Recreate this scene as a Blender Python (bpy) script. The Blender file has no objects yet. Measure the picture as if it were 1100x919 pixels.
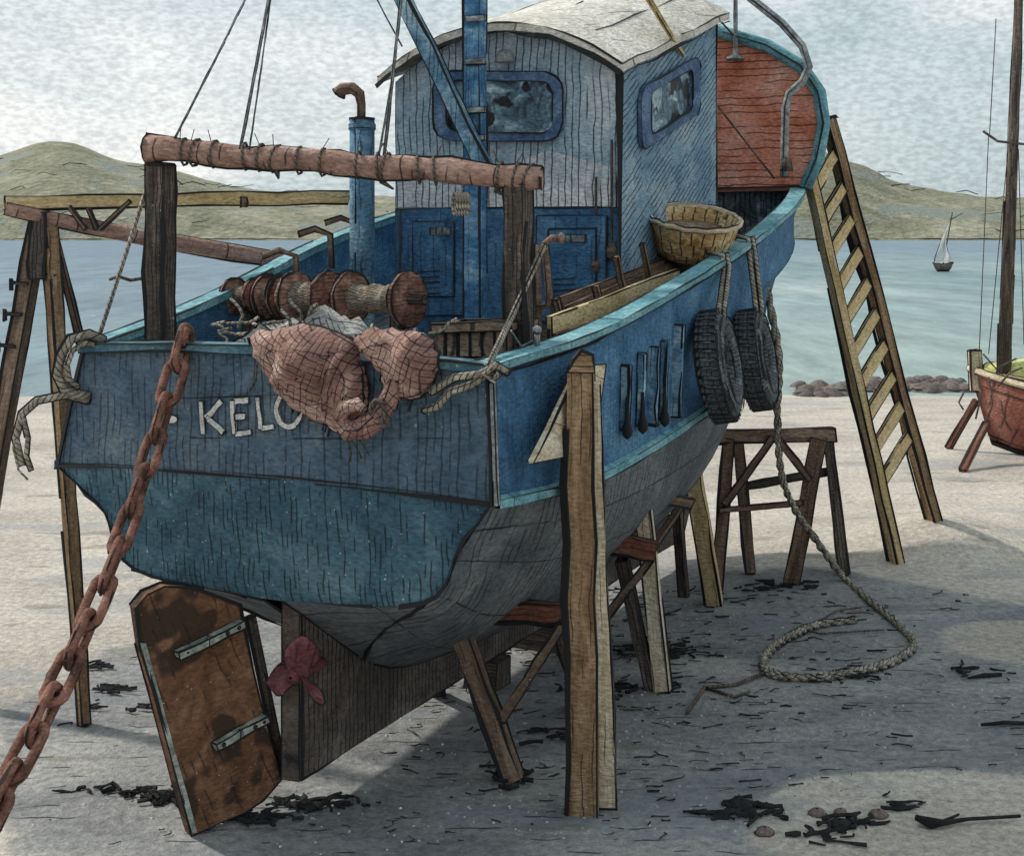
import bpy, math, random
from mathutils import Vector, Matrix, noise
random.seed(7)
R = math.radians
F, CX, HY, H = 1530.0, 550.0, 250.0, 3.96       # focal length (px of an 1100 px wide picture), centre, horizon, eye height
sc = bpy.context.scene
col = sc.collection
V = Vector

# ------------------------------------------------------------------ materials
INK = None
def nn(nt, t, **k):
    n = nt.nodes.new(t)
    for a, b in k.items(): setattr(n, a, b)
    return n
def math_(nt, op, a, b=None, c=None):
    n = nn(nt, 'ShaderNodeMath', operation=op)
    for i, v in enumerate((a, b, c)):
        if v is None: continue
        if isinstance(v, (int, float)): n.inputs[i].default_value = v
        else: nt.links.new(v, n.inputs[i])
    return n.outputs[0]
def noise_(nt, vec, scale, detail=3, rough=.55, dist=0):
    n = nn(nt, 'ShaderNodeTexNoise')
    nt.links.new(vec, n.inputs['Vector'])
    n.inputs['Scale'].default_value = scale; n.inputs['Detail'].default_value = detail
    n.inputs['Roughness'].default_value = rough; n.inputs['Distortion'].default_value = dist
    return n.outputs['Fac']
def scale_(nt, vec, s):
    n = nn(nt, 'ShaderNodeMapping'); n.inputs['Scale'].default_value = s
    nt.links.new(vec, n.inputs['Vector']); return n.outputs[0]
def mix_(nt, fac, a, b, mode='MIX'):
    n = nn(nt, 'ShaderNodeMix', data_type='RGBA', blend_type=mode)
    for i, v in ((0, fac), (6, a), (7, b)):
        if isinstance(v, (int, float)): n.inputs[i].default_value = v
        elif isinstance(v, tuple): n.inputs[i].default_value = (*v, 1) if len(v) == 3 else v
        else: nt.links.new(v, n.inputs[i])
    return n.outputs[2]
def ramp_(nt, fac, stops, interp='LINEAR'):
    n = nn(nt, 'ShaderNodeValToRGB'); n.color_ramp.interpolation = interp
    el = n.color_ramp.elements
    while len(el) < len(stops): el.new(.5)
    for e, (p, c) in zip(el, stops):
        e.position = p; e.color = (*c, 1) if len(c) == 3 else c
    nt.links.new(fac, n.inputs[0]); return n.outputs[0]
def sm(nt, x, lo, hi):
    n = nn(nt, 'ShaderNodeMapRange', interpolation_type='SMOOTHSTEP')
    n.inputs[1].default_value = lo; n.inputs[2].default_value = hi
    nt.links.new(x, n.inputs[0]); return n.outputs[0]

def hatch_(nt, vec, d, freq, along, lf, width=.16, wob=.012, keep=.5):
    """broken pen-width seams: thin lines across direction d, interrupted along direction along"""
    def dot(v, dd):
        n = nn(nt, 'ShaderNodeVectorMath', operation='DOT_PRODUCT'); nt.links.new(v, n.inputs[0]); n.inputs[1].default_value = dd
        return n.outputs['Value']
    w = noise_(nt, vec, 3.1, 2)
    u = math_(nt, 'MULTIPLY', math_(nt, 'ADD', dot(vec, d), math_(nt, 'MULTIPLY', w, wob*6)), freq)
    fl = math_(nt, 'FLOOR', u); fr = math_(nt, 'FRACT', u)
    c = nn(nt, 'ShaderNodeCombineXYZ')
    nt.links.new(math_(nt, 'MULTIPLY', fl, 5.37), c.inputs[0]); nt.links.new(math_(nt, 'MULTIPLY', dot(vec, along), lf), c.inputs[1])
    br = noise_(nt, c.outputs[0], 1, 1)
    line = math_(nt, 'SUBTRACT', 1, sm(nt, math_(nt, 'ABSOLUTE', math_(nt, 'SUBTRACT', fr, .5)), width*.35, width*.75))
    return math_(nt, 'MULTIPLY', line, sm(nt, br, keep-.04, keep+.04))

def wash(name, cols, s=1.2, speck=.5, hatches=(), grain=20, gs=.85, uv=False, rough=.85, stretch=(1, 1, 1), blot=None, metal=0, haze=0, speckcol=(.75, .76, .74)):
    m = bpy.data.materials.new(name); m.use_nodes = True; nt = m.node_tree
    bs = nt.nodes['Principled BSDF']; bs.inputs['Roughness'].default_value = rough
    bs.inputs['Metallic'].default_value = metal
    bs.inputs['Specular IOR Level'].default_value = .25
    tc = nn(nt, 'ShaderNodeTexCoord'); vec = tc.outputs['UV' if uv else 'Object']
    sv = scale_(nt, vec, stretch)
    f = noise_(nt, sv, s, 6, .62, .9)
    n = len(cols)
    lo, hi = .34, .66
    c = ramp_(nt, f, [(lo+(hi-lo)*i/(n-1), cols[i]) for i in range(n)])
    f2 = noise_(nt, sv, s*6, 4, .7)
    c = mix_(nt, .5, c, ramp_(nt, f2, [(.3, (.55, .55, .55)), (.7, (1.25, 1.25, 1.25))]), 'MULTIPLY')
    # pigment pooling at grain scale
    gv = scale_(nt, tc.outputs['Object'], (1, 1, 2.2))
    g = noise_(nt, gv, grain, 3, .6)
    c = mix_(nt, .72, c, ramp_(nt, g, [(.32, (.58, .58, .60)), (.66, (1.38, 1.38, 1.36))]), 'MULTIPLY')
    if blot:
        bf = noise_(nt, sv, blot[1], 3, .5)
        c = mix_(nt, sm(nt, bf, blot[2], blot[2]+.03), c, blot[0])
    for (d, fr, al, lf, amt, wd, keep) in hatches:
        h = hatch_(nt, vec, d, fr, al, lf, wd, keep=keep)
        c = mix_(nt, math_(nt, 'MULTIPLY', h, amt), c, (.012, .013, .016))
    if speck:
        sp = noise_(nt, tc.outputs['Object'], grain*2.1, 2, .5)
        c = mix_(nt, math_(nt, 'MULTIPLY', sm(nt, sp, .70, .76), speck), c, speckcol)
    nt.links.new(c, bs.inputs['Base Color'])
    b = nn(nt, 'ShaderNodeBump'); b.inputs['Strength'].default_value = gs; b.inputs['Distance'].default_value = .6/grain
    nt.links.new(g, b.inputs['Height']); nt.links.new(b.outputs[0], bs.inputs['Normal'])
    return m

X_, Y_, Z_ = (1, 0, 0), (0, 1, 0), (0, 0, 1)
XY = (.75, 1, 0)
M = {}
INK = bpy.data.materials.new('black_ink_line'); INK.use_nodes = True
INK.node_tree.nodes['Principled BSDF'].inputs['Base Color'].default_value = (.010, .011, .013, 1)
INK.node_tree.nodes['Principled BSDF'].inputs['Roughness'].default_value = .9
M['transom'] = wash('slate_blue_paint', [(0.058, 0.101, 0.151), (0.091, 0.145, 0.208), (0.157, 0.206, 0.254)], hatches=[(Y_, 17, Z_, 3.2, .62, .20, .46)], speck=.35)
M['counter'] = wash('teal_blue_paint', [(0.036, 0.088, 0.133), (0.066, 0.142, 0.194), (0.132, 0.220, 0.275)], hatches=[(Y_, 26, Z_, 4.5, .8, .26, .52)], speck=.6)
M['side'] = wash('ultramarine_paint', [(0.037, 0.110, 0.213), (0.069, 0.181, 0.328), (0.125, 0.269, 0.414)], hatches=[(X_, 18, Z_, 2.8, .45, .18, .55)], speck=.3)
M['bottom'] = wash('grey_antifoul', [(0.098, 0.117, 0.138), (0.161, 0.181, 0.198), (0.241, 0.252, 0.258)], hatches=[((1, 0, .5), 13, (-.5, 0, 1), 2.2, .65, .22, .50)], speck=.35)
M['turq'] = wash('turquoise_paint', [(.10, .27, .33), (.17, .38, .44), (.27, .49, .54)], s=2.5, speck=.5, hatches=[(X_, 7, Y_, 3, .5, .1, .58)])
M['blue'] = wash('cobalt_paint', [(0.029, 0.088, 0.182), (0.055, 0.150, 0.286), (0.111, 0.234, 0.377)], s=2, hatches=[(Y_, 15, Z_, 2.5, .5, .2, .56), (Z_, 30, Y_, 3, .4, .2, .62)], speck=.3)
M['brightblue'] = wash('bright_blue_paint', [(0.036, 0.120, 0.252), (0.072, 0.204, 0.384), (0.240, 0.408, 0.576)], s=3, hatches=[(XY, 40, Z_, 1.6, .7, .2, .52)], speck=.3)
M['pipe'] = wash('steel_blue_paint', [(0.062, 0.150, 0.250), (0.125, 0.250, 0.375), (0.375, 0.525, 0.625)], s=3, hatches=[(XY, 26, Z_, 2, .7, .2, .52)], speck=.3)
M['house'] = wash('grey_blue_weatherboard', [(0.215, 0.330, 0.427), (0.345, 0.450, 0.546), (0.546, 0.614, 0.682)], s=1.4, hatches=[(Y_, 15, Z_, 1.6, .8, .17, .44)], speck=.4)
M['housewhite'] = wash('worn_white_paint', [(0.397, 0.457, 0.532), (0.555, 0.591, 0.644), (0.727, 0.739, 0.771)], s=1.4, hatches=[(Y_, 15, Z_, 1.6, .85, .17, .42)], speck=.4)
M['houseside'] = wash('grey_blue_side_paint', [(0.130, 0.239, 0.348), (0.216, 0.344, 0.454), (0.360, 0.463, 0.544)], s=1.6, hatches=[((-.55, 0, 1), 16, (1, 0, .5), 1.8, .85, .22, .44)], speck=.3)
M['roof'] = wash('cream_roof_felt', [(.52, .49, .43), (.66, .63, .57), (.76, .74, .69)], s=1.3, hatches=[((.3, 1, .3), 3, X_, 1.5, .7, .05, .56)], speck=.2)
M['frameblue'] = wash('window_frame_blue', [(0.048, 0.090, 0.180), (0.084, 0.144, 0.264), (0.156, 0.240, 0.360)], s=4, speck=.3)
M['glass'] = wash('painted_reflection_glass', [(0.030, 0.048, 0.063), (0.135, 0.228, 0.315), (0.600, 0.800, 0.800)], s=4.2, speck=.1, rough=.25, blot=((.02, .02, .025), 3.0, .58))  # pale bluish reflections are painted into the pane colour
M['red'] = wash('red_oxide_boards', [(0.525, 0.156, 0.075), (0.663, 0.260, 0.181), (0.725, 0.390, 0.312)], s=1.5, hatches=[(Z_, 12, Y_, 1.6, .75, .16, .46)], speck=.2)
M['darkpaint_shade'] = wash('dark_paint_and_shade', [(.03, .04, .055), (.09, .11, .13), (.2, .22, .23)], s=4, hatches=[(Y_, 16, Z_, 2, .8, .25, .42)], speck=.2)  # shade of the opening under the bow bulkhead, painted as dark wall colour
M['deck'] = wash('grey_deck', [(0.130, 0.143, 0.156), (0.208, 0.221, 0.221), (0.312, 0.312, 0.299)], s=2, hatches=[(Y_, 8, X_, 1, .8, .1, .4)])
M['wood'] = wash('brown_timber', [(0.119, 0.077, 0.054), (0.194, 0.131, 0.094), (0.312, 0.225, 0.163)], s=3.5, uv=True, stretch=(.35, 2.5, 1), hatches=[(Y_, 22, X_, 2.2, .7, .14, .52)], speck=.5)
M['post'] = wash('tan_post_timber', [(0.180, 0.108, 0.056), (0.300, 0.192, 0.110), (0.432, 0.300, 0.186)], s=3.5, uv=True, stretch=(.35, 2.5, 1), hatches=[(Y_, 14, X_, 1.2, .75, .12, .50)], speck=.5)
M['pale'] = wash('cream_timber', [(0.483, 0.391, 0.253), (0.690, 0.586, 0.425), (0.800, 0.736, 0.609)], s=3, uv=True, stretch=(.35, 2.5, 1), hatches=[(Y_, 16, X_, 1.2, .7, .12, .55)], speck=.3)
M['yellow'] = wash('ochre_timber', [(.44, .32, .14), (.62, .47, .25), (.70, .60, .42)], s=2.5, uv=True, stretch=(.35, 2.5, 1), hatches=[(Y_, 18, X_, 1.5, .8, .12, .56)], speck=.3)
M['redwood'] = wash('red_brown_timber', [(.12, .045, .028), (.20, .085, .055), (.30, .15, .11)], s=3.5, uv=True, stretch=(.35, 2.5, 1), hatches=[(Y_, 26, X_, 2.2, .7, .16, .50)], speck=.4)
M['log'] = wash('peeled_log', [(0.240, 0.138, 0.110), (0.372, 0.228, 0.186), (0.504, 0.360, 0.312)], s=3, uv=True, stretch=(.5, 2, 1), hatches=[(X_, 12, Y_, 3, .85, .14, .56)], speck=.4)
M['darkwood'] = wash('black_tarred_timber', [(0.041, 0.035, 0.032), (0.101, 0.081, 0.068), (0.216, 0.169, 0.135)], s=4, uv=True, stretch=(.35, 2.5, 1), hatches=[(Y_, 30, X_, 1.5, .9, .22, .44)], speck=.4)
M['deadwood'] = wash('bare_keel_planks', [(0.088, 0.072, 0.062), (0.138, 0.110, 0.097), (0.209, 0.176, 0.154)], s=2, hatches=[(X_, 17, Z_, 2.4, .85, .2, .42)], speck=.35)
M['rust'] = wash('rusty_rudder_plate', [(0.123, 0.058, 0.031), (0.207, 0.103, 0.058), (0.336, 0.185, 0.112)], s=1.6, hatches=[((1, 0, .4), 16, (-.4, 0, 1), 3, .6, .18, .56)], speck=.5, blot=((.062, .036, .024), 1.5, .50))
M['strap'] = wash('worn_green_bronze', [(0.154, 0.187, 0.165), (0.330, 0.374, 0.330), (0.506, 0.528, 0.484)], s=8, speck=.4)
M['prop'] = wash('crimson_propeller_paint', [(0.098, 0.030, 0.038), (0.180, 0.060, 0.068), (0.255, 0.119, 0.128)], s=4, hatches=[(X_, 24, Z_, 3, .6, .2, .5)], speck=.2)
M['chain'] = wash('rusty_chain_iron', [(0.074, 0.040, 0.032), (0.197, 0.090, 0.065), (0.328, 0.162, 0.121)], s=5, grain=40, speck=.5)
M['netred'] = wash('brown_red_net', [(.19, .10, .085), (.36, .21, .175), (.56, .40, .34)], s=2.2, uv=True, hatches=[((1, .35, 0), 24, (-.35, 1, 0), 4, .8, .15, .44), ((-.5, 1, 0), 21, (1, .5, 0), 4, .8, .15, .44)], speck=.35, grain=30)
M['netgrey'] = wash('grey_net', [(.20, .205, .205), (.33, .335, .33), (.50, .50, .49)], s=4, hatches=[((1, .6, 0), 20, (0, 1, 1), 5, .8, .2, .5), ((-.5, 1, .5), 18, (1, .5, 0), 5, .8, .2, .5)], speck=.5, grain=30)
M['drum'] = wash('brown_drum_wood', [(.12, .055, .04), (.26, .135, .10), (.42, .27, .22)], s=6, hatches=[(Z_, 34, X_, 5, .7, .2, .5)], speck=.3)
M['wire'] = wash('grey_wire_wound', [(.12, .10, .07), (.24, .20, .15), (.42, .38, .32)], s=6, uv=True, hatches=[(X_, 45, Y_, 2, .8, .3, .4)], speck=.3)
M['crate'] = wash('old_crate_boards', [(0.168, 0.120, 0.090), (0.288, 0.216, 0.156), (0.432, 0.348, 0.276)], s=3, hatches=[(Y_, 11, Z_, 2, .8, .13, .44)], speck=.3)
M['basket'] = wash('cane_basket', [(.40, .22, .08), (.60, .40, .19), (.74, .62, .40)], s=3, uv=True, hatches=[(X_, 9, Y_, 1.2, .85, .13, .36), (Y_, 22, X_, 3, .45, .14, .60)], blot=((.30, .17, .06), 2.2, .56), speck=.3)
M['rubber'] = wash('worn_tyre_rubber', [(0.048, 0.055, 0.062), (0.106, 0.122, 0.135), (0.225, 0.250, 0.269)], s=3, uv=True, hatches=[(X_, 24, Y_, 4, .9, .22, .42)], speck=.35)
M['rope'] = wash('old_hemp_rope', [(0.184, 0.161, 0.127), (0.345, 0.310, 0.253), (0.529, 0.494, 0.425)], s=6, uv=True, hatches=[((1, .8, 0), 22, Y_, 3, .85, .22, .35)], speck=.3, grain=50)
M['dkrope'] = wash('tarred_rope', [(.06, .05, .04), (.12, .10, .08), (.22, .19, .16)], s=6, uv=True, hatches=[((1, .8, 0), 22, Y_, 3, .85, .22, .35)], speck=.2, grain=50)
M['wirestay'] = wash('grey_stay_wire', [(.07, .075, .08), (.15, .16, .17), (.3, .31, .32)], s=8, speck=.2, grain=50)
M['metal'] = wash('dull_galvanised_metal', [(0.120, 0.132, 0.144), (0.264, 0.288, 0.300), (0.504, 0.528, 0.540)], s=6, speck=.3, grain=40)
M['rustpipe'] = wash('rust_brown_pipe', [(.10, .06, .04), (.20, .13, .10), (.34, .26, .20)], s=6, speck=.3, grain=40)
M['white'] = wash('chipped_white_lettering', [(.50, .51, .51), (.68, .68, .66), (.78, .78, .76)], s=8, speck=0, grain=40)
M['sail'] = wash('white_sail', [(0.770, 0.781, 0.792), (0.820, 0.820, 0.820)], s=.4, speck=0, grain=6)
_n = M['sail'].node_tree; _t = nn(_n, 'ShaderNodeBsdfTranslucent'); _t.inputs[0].default_value = (.85, .85, .84, 1); _m = nn(_n, 'ShaderNodeMixShader'); _m.inputs[0].default_value = .5
_n.links.new(_n.nodes['Principled BSDF'].outputs[0], _m.inputs[1]); _n.links.new(_t.outputs[0], _m.inputs[2]); _n.links.new(_m.outputs[0], _n.nodes['Material Output'].inputs[0])
M['hullred'] = wash('faded_red_hull', [(.19, .06, .042), (.30, .11, .08), (.40, .20, .16)], s=1.2, hatches=[(X_, 6, Z_, 2, .6, .14, .5)], speck=.3, grain=14)
M['lime'] = wash('lime_yellow_cover', [(0.437, 0.483, 0.130), (0.632, 0.667, 0.240), (0.759, 0.782, 0.380)], s=1.2, speck=.3, grain=14)
M['rock'] = wash('mauve_brown_rock', [(.08, .065, .062), (.14, .118, .115), (.22, .19, .185)], s=1.5, speck=.4, grain=14)
M['pebble'] = wash('brown_stone', [(.12, .09, .07), (.20, .155, .13), (.30, .24, .21)], s=6, speck=.4, grain=40)
M['weed'] = wash('black_seaweed', [(.012, .013, .014), (.03, .032, .034)], s=6, speck=0, grain=40)

# ------------------------------------------------------------------ mesh builder
class MB:
    def __init__(s): s.v = []; s.f = []; s.m = []; s.uv = []; s.lines = []; s.sm = []
    def face(s, idx, m=0, uv=None, smooth=False):
        s.f.append(tuple(idx)); s.m.append(m); s.uv.append(uv); s.sm.append(smooth)
    def add(s, pts): b = len(s.v); s.v += [V(p) for p in pts]; return b
    def line(s, pts, r=.006): s.lines.append(([V(p) for p in pts], r))
    def xf(s, Mx):
        s.v = [Mx @ p for p in s.v]; s.lines = [([Mx @ p for p in l], r) for l, r in s.lines]; return s
    def beam(s, p, q, w, h, up=(0, 0, 1), m=0, ink=.006, n=5, jit=.05, taper=1.0, skew=0):
        p, q = V(p), V(q); d = (q-p); L = d.length; d.normalize()
        a = d.cross(V(up))
        if a.length < .05: a = d.cross(V((0, 1, 0)))
        a.normalize(); b = a.cross(d).normalized()
        rings = []; hv = min(range(4), key=lambda q: (a*((-1, 1, 1, -1)[q])+b*((-1, -1, 1, 1)[q])).dot(V((1, .3, .3))))
        for i in range(n+1):
            t = i/n; c = p+(q-p)*t; k = 1+(taper-1)*t
            if 0 < i < n: c = c+a*random.uniform(-1, 1)*w*jit+b*random.uniform(-1, 1)*h*jit
            ww, hh = w/2*k*(1+random.uniform(-jit, jit)), h/2*k*(1+random.uniform(-jit, jit))
            o = []
            for sx, sy in ((-1, -1), (1, -1), (1, 1), (-1, 1)):
                e = V((0, 0, 0))
                if i in (0, n): e = d*random.uniform(-1, 1)*min(w, h)*jit*2
                o.append(c+a*sx*ww+b*sy*hh+e)
            rings.append(s.add(o))
        for i in range(n):
            for j in range(4):
                k = (j+1) % 4; A, B = rings[i], rings[i+1]
                u0, u1 = L*i/n, L*(i+1)/n; v0 = j*max(w, h)
                s.face((A+j, A+k, B+k, B+j), m, [(u0, v0), (u0, v0+w), (u1, v0+w), (u1, v0)])
        s.face([rings[0]+j for j in (3, 2, 1, 0)], m, [(0, 0), (0, w), (h, w), (h, 0)])
        s.face([rings[-1]+j for j in range(4)], m, [(0, 0), (0, w), (h, w), (h, 0)])
        if ink:
            for j in range(4): s.line([s.v[r_+j] for r_ in rings], ink*(1.7 if j == hv and w > .1 else 1))
            for r_ in (rings[0], rings[-1]): s.line([s.v[r_+j] for j in (0, 1, 2, 3, 0)], ink)
    def tube(s, path, r, n=8, m=0, ink=0, caps=True, jit=0, smooth=True, closed=False):
        path = [V(p) for p in path]
        if not isinstance(r, (list, tuple)): r = [r]*len(path)
        N = len(path); prev = None; rings = []; us = [0]
        for i in range(N):
            a = path[(i-1) % N] if (closed or i) else path[0]
            b = path[(i+1) % N] if (closed or i < N-1) else path[-1]
            d = (b-a).normalized()
            if prev is None:
                x = d.cross(V((0.02, 1, .03)))
                if x.length < .1: x = d.cross(V((1, 0, 0)))
            else: x = prev-d*prev.dot(d)
            x.normalize(); prev = x; y = d.cross(x)
            if i: us.append(us[-1]+(path[i]-path[i-1]).length)
            rings.append(s.add([path[i]+(x*math.cos(2*math.pi*j/n)+y*math.sin(2*math.pi*j/n))*r[i]*(1+random.uniform(-jit, jit)) for j in range(n)]))
        for i in range(N if closed else N-1):
            A, B = rings[i], rings[(i+1) % N]
            u0 = us[i]; u1 = us[i+1] if i+1 < N else us[i]+(path[0]-path[i]).length; C = 2*math.pi*r[i]
            for j in range(n):
                k = (j+1) % n
                s.face((A+j, A+k, B+k, B+j), m, [(u0, C*j/n), (u0, C*(j+1)/n), (u1, C*(j+1)/n), (u1, C*j/n)], smooth)
        if caps and not closed:
            s.face([rings[0]+j for j in range(n-1, -1, -1)], m); s.face([rings[-1]+j for j in range(n)], m)
            if ink:
                for q in (rings[0], rings[-1]): s.line([s.v[q+j] for j in range(n)]+[s.v[q]], ink)
        if ink:
            for j in (0, n//2): s.line([s.v[q+j] for q in rings]+([s.v[rings[0]+j]] if closed else []), ink)
    def lathe(s, prof, o, ax, n=20, m=0, ink=(), smooth=True, inkr=.006, jit=0):
        o = V(o); d = V(ax).normalized(); x = d.orthogonal().normalized(); y = d.cross(x); rings = []
        for (r, z) in prof:
            rings.append(s.add([o+d*z+(x*math.cos(2*math.pi*j/n)+y*math.sin(2*math.pi*j/n))*r*(1+random.uniform(-jit, jit)) for j in range(n)]))
        acc = 0
        for i in range(len(prof)-1):
            L = math.hypot(prof[i+1][0]-prof[i][0], prof[i+1][1]-prof[i][1]); mr = max(prof[i][0], prof[i+1][0])
            for j in range(n):
                k = (j+1) % n; A, B = rings[i], rings[i+1]
                u0, u1 = 2*math.pi*mr*j/n, 2*math.pi*mr*(j+1)/n
                s.face((A+j, A+k, B+k, B+j), m, [(u0, acc), (u1, acc), (u1, acc+L), (u0, acc+L)], smooth)
            acc += L
        for i in ink: s.line([s.v[rings[i]+j] for j in range(n)]+[s.v[rings[i]]], inkr)
        return rings
    def slab(s, pts, off, m=0, ink=.006):
        pts = [V(p) for p in pts]; off = V(off); n = len(pts)
        a = s.add(pts); b = s.add([p+off for p in pts])
        s.face([a+i for i in range(n)], m); s.face([b+i for i in range(n-1, -1, -1)], m)
        for i in range(n):
            k = (i+1) % n; s.face((a+k, a+i, b+i, b+k), m)
        if ink: s.line(pts+[pts[0]], ink); s.line([p+off for p in pts]+[pts[0]+off], ink)
    def ring(s, outer, inner, off, m=0, ink=.006):
        outer = [V(p) for p in outer]; inner = [V(p) for p in inner]; off = V(off); n = len(outer)
        a, b, c, d = s.add(outer), s.add(inner), s.add([p+off for p in outer]), s.add([p+off for p in inner])
        for i in range(n):
            k = (i+1) % n
            s.face((c+i, c+k, d+k, d+i), m); s.face((a+i, b+i, b+k, a+k), m)
            s.face((a+i, a+k, c+k, c+i), m); s.face((b+k, b+i, d+i, d+k), m)
        if ink:
            s.line([p+off for p in outer]+[outer[0]+off], ink); s.line([p+off for p in inner]+[inner[0]+off], ink)
    def grid(s, rows, m=0, uv=None, smooth=True, ms=None):
        n = len(rows[0]); b = [s.add(r_) for r_ in rows]
        for i in range(len(rows)-1):
            for j in range(n-1):
                mm = ms(i, j) if ms else m
                u = [uv(i, j), uv(i, j+1), uv(i+1, j+1), uv(i+1, j)] if uv else None
                s.face((b[i]+j, b[i]+j+1, b[i+1]+j+1, b[i+1]+j), mm, u, smooth)
    def build(s, name, mats, parent=None, origin=None, label=None):
        if not isinstance(mats, (list, tuple)): mats = [mats]
        mats = list(mats); ki = len(mats)
        if s.lines: mats.append(INK)
        for pts, r in s.lines:
            ink_line(s, pts, r, ki)
        inv = Matrix.Identity(4)
        if parent is not None and not root_of(parent).get('_loc'): inv = world(parent).inverted()
        elif origin is not None: inv = Matrix.Translation(-V(origin))
        me = bpy.data.meshes.new(name)
        vs = [inv @ p for p in s.v]
        me.from_pydata(vs, [], s.f)
        for mt in mats: me.materials.append(mt)
        me.polygons.foreach_set('material_index', s.m); me.polygons.foreach_set('use_smooth', s.sm)
        ul = me.uv_layers.new(name='UVMap'); k = 0
        buf = [0.0]*(2*len(me.loops))
        for fi, f in enumerate(s.f):
            uv = s.uv[fi]
            for q, vi in enumerate(f):
                if uv: a, b = uv[q]
                else: p = s.v[vi]; a, b = p.x*.8+p.y*.6, p.z+p.y*.3
                buf[2*k] = a; buf[2*k+1] = b; k += 1
        ul.data.foreach_set('uv', buf)
        me.update()
        o = bpy.data.objects.new(name, me); col.objects.link(o)
        if parent is not None: o.parent = parent
        elif origin is not None: o.location = origin
        if label: o['label'] = label
        return o

def _split(s, name, mats, parent=None, **k):
    """one object for each separate piece of the mesh"""
    par = list(range(len(s.v)))
    def fd(a):
        while par[a] != a: par[a] = par[par[a]]; a = par[a]
        return a
    for f in s.f:
        for q in f[1:]: par[fd(q)] = fd(f[0])
    comp = {}
    for i, f in enumerate(s.f): comp.setdefault(fd(f[0]), []).append(i)
    out = {}
    for c, fs in comp.items():
        m = MB(); mp = {}
        for i in fs:
            idx = []
            for q in s.f[i]:
                if q not in mp: mp[q] = len(m.v); m.v.append(s.v[q])
                idx.append(mp[q])
            m.face(idx, s.m[i], s.uv[i], s.sm[i])
        out[c] = m
    for pts, r in s.lines:
        best = min(out.values(), key=lambda m: min((p-pts[0]).length_squared for p in m.v))
        best.lines.append((pts, r))
    return [m.build(name, mats, parent, **k) for m in out.values()]
MB.split = _split

def ink_line(mb, pts, r, mi):
    # resample, wobble and break the stroke like a pen does
    out = [pts[0]]
    for a, b in zip(pts, pts[1:]):
        L = (b-a).length; k = max(1, min(12, int(L/(r*26))))
        for i in range(1, k+1): out.append(a+(b-a)*i/k)
    if len(out) < 2: return
    ph = random.uniform(0, 50)
    rad = []
    for i, p in enumerate(out):
        w = noise.noise(V((ph+i*.37, 1.7, ph)))
        rad.append(r*.86*max(.22, 1+1.9*w))
    N = 3; prev = None; last = None
    skip_until = -1
    for i in range(len(out)):
        d = (out[min(i+1, len(out)-1)]-out[max(i-1, 0)])
        if d.length < 1e-7: continue
        d.normalize()
        x = d.orthogonal() if prev is None else prev-d*prev.dot(d)
        if x.length < 1e-5: x = d.orthogonal()
        x.normalize(); prev = x; y = d.cross(x)
        j = V([random.uniform(-1, 1)*r*.5 for _ in range(3)])
        b = mb.add([out[i]+j+(x*math.cos(2.094*q)+y*math.sin(2.094*q))*rad[i] for q in range(N)])
        if last is not None and i > skip_until:
            for q in range(N): mb.face((last+q, last+(q+1) % N, b+(q+1) % N, b+q), mi)
            if random.random() < .035: skip_until = i+1
        last = b

def root_of(o):
    while o.parent: o = o.parent
    return o
def world(o):
    m = o.matrix_basis.copy()
    while o.parent: o = o.parent; m = o.matrix_basis @ m
    return m
def thing(name, label, cat, loc=(0, 0, 0), rz=0, group=None):
    o = bpy.data.objects.new(name, None); col.objects.link(o); o.empty_display_size = .2
    o.location = loc; o.rotation_euler = (0, 0, rz); o['label'] = label; o['category'] = cat
    if group: o['group'] = group
    return o
def tag(o, label, cat, group=None, kind=None):
    o['label'] = label; o['category'] = cat
    if group: o['group'] = group
    if kind: o['kind'] = kind
    return o
def struct(o, kind='structure', label=None):
    o['kind'] = kind
    if label: o['label'] = label
    return o

# ------------------------------------------------------------------ frames
CAM = V((0, 0, H))
def W(px, py, Y): return V(((px-CX)/F*Y, Y, H-(py-HY)/F*Y))
def G(px, py, z=0):
    Y = (H-z)*F/(py-HY); return V(((px-CX)/F*Y, Y, z))
ang = R(65.4)
BM = Matrix.Translation((-1.60, 9.49, 0)) @ Matrix.Rotation(ang, 4, 'Z')
BI = BM.inverted()
def B(t, l, z): return V((t, -l, z))                 # boat frame: forward, starboard, up
def L(px, py, t=None, l=None, z=None):                # where a sight line meets a plane of the boat
    o = BI @ CAM; d = (BI.to_3x3() @ V(((px-CX)/F, 1, -(py-HY)/F)))
    if t is not None: k = (t-o.x)/d.x
    elif l is not None: k = (-l-o.y)/d.y
    else: k = (z-o.z)/d.z
    return o+d*k
def herm(xs, ys, x):
    if x <= xs[0]: return ys[0]
    if x >= xs[-1]: return ys[-1]
    for i in range(len(xs)-1):
        if x <= xs[i+1]: break
    def sl(k):
        if k == 0: return (ys[1]-ys[0])/(xs[1]-xs[0])
        if k == len(xs)-1: return (ys[-1]-ys[-2])/(xs[-1]-xs[-2])
        return (ys[k+1]-ys[k-1])/(xs[k+1]-xs[k-1])
    h = xs[i+1]-xs[i]; t = (x-xs[i])/h
    return (2*t**3-3*t*t+1)*ys[i]+(t**3-2*t*t+t)*h*sl(i)+(-2*t**3+3*t*t)*ys[i+1]+(t**3-t*t)*h*sl(i+1)

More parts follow.
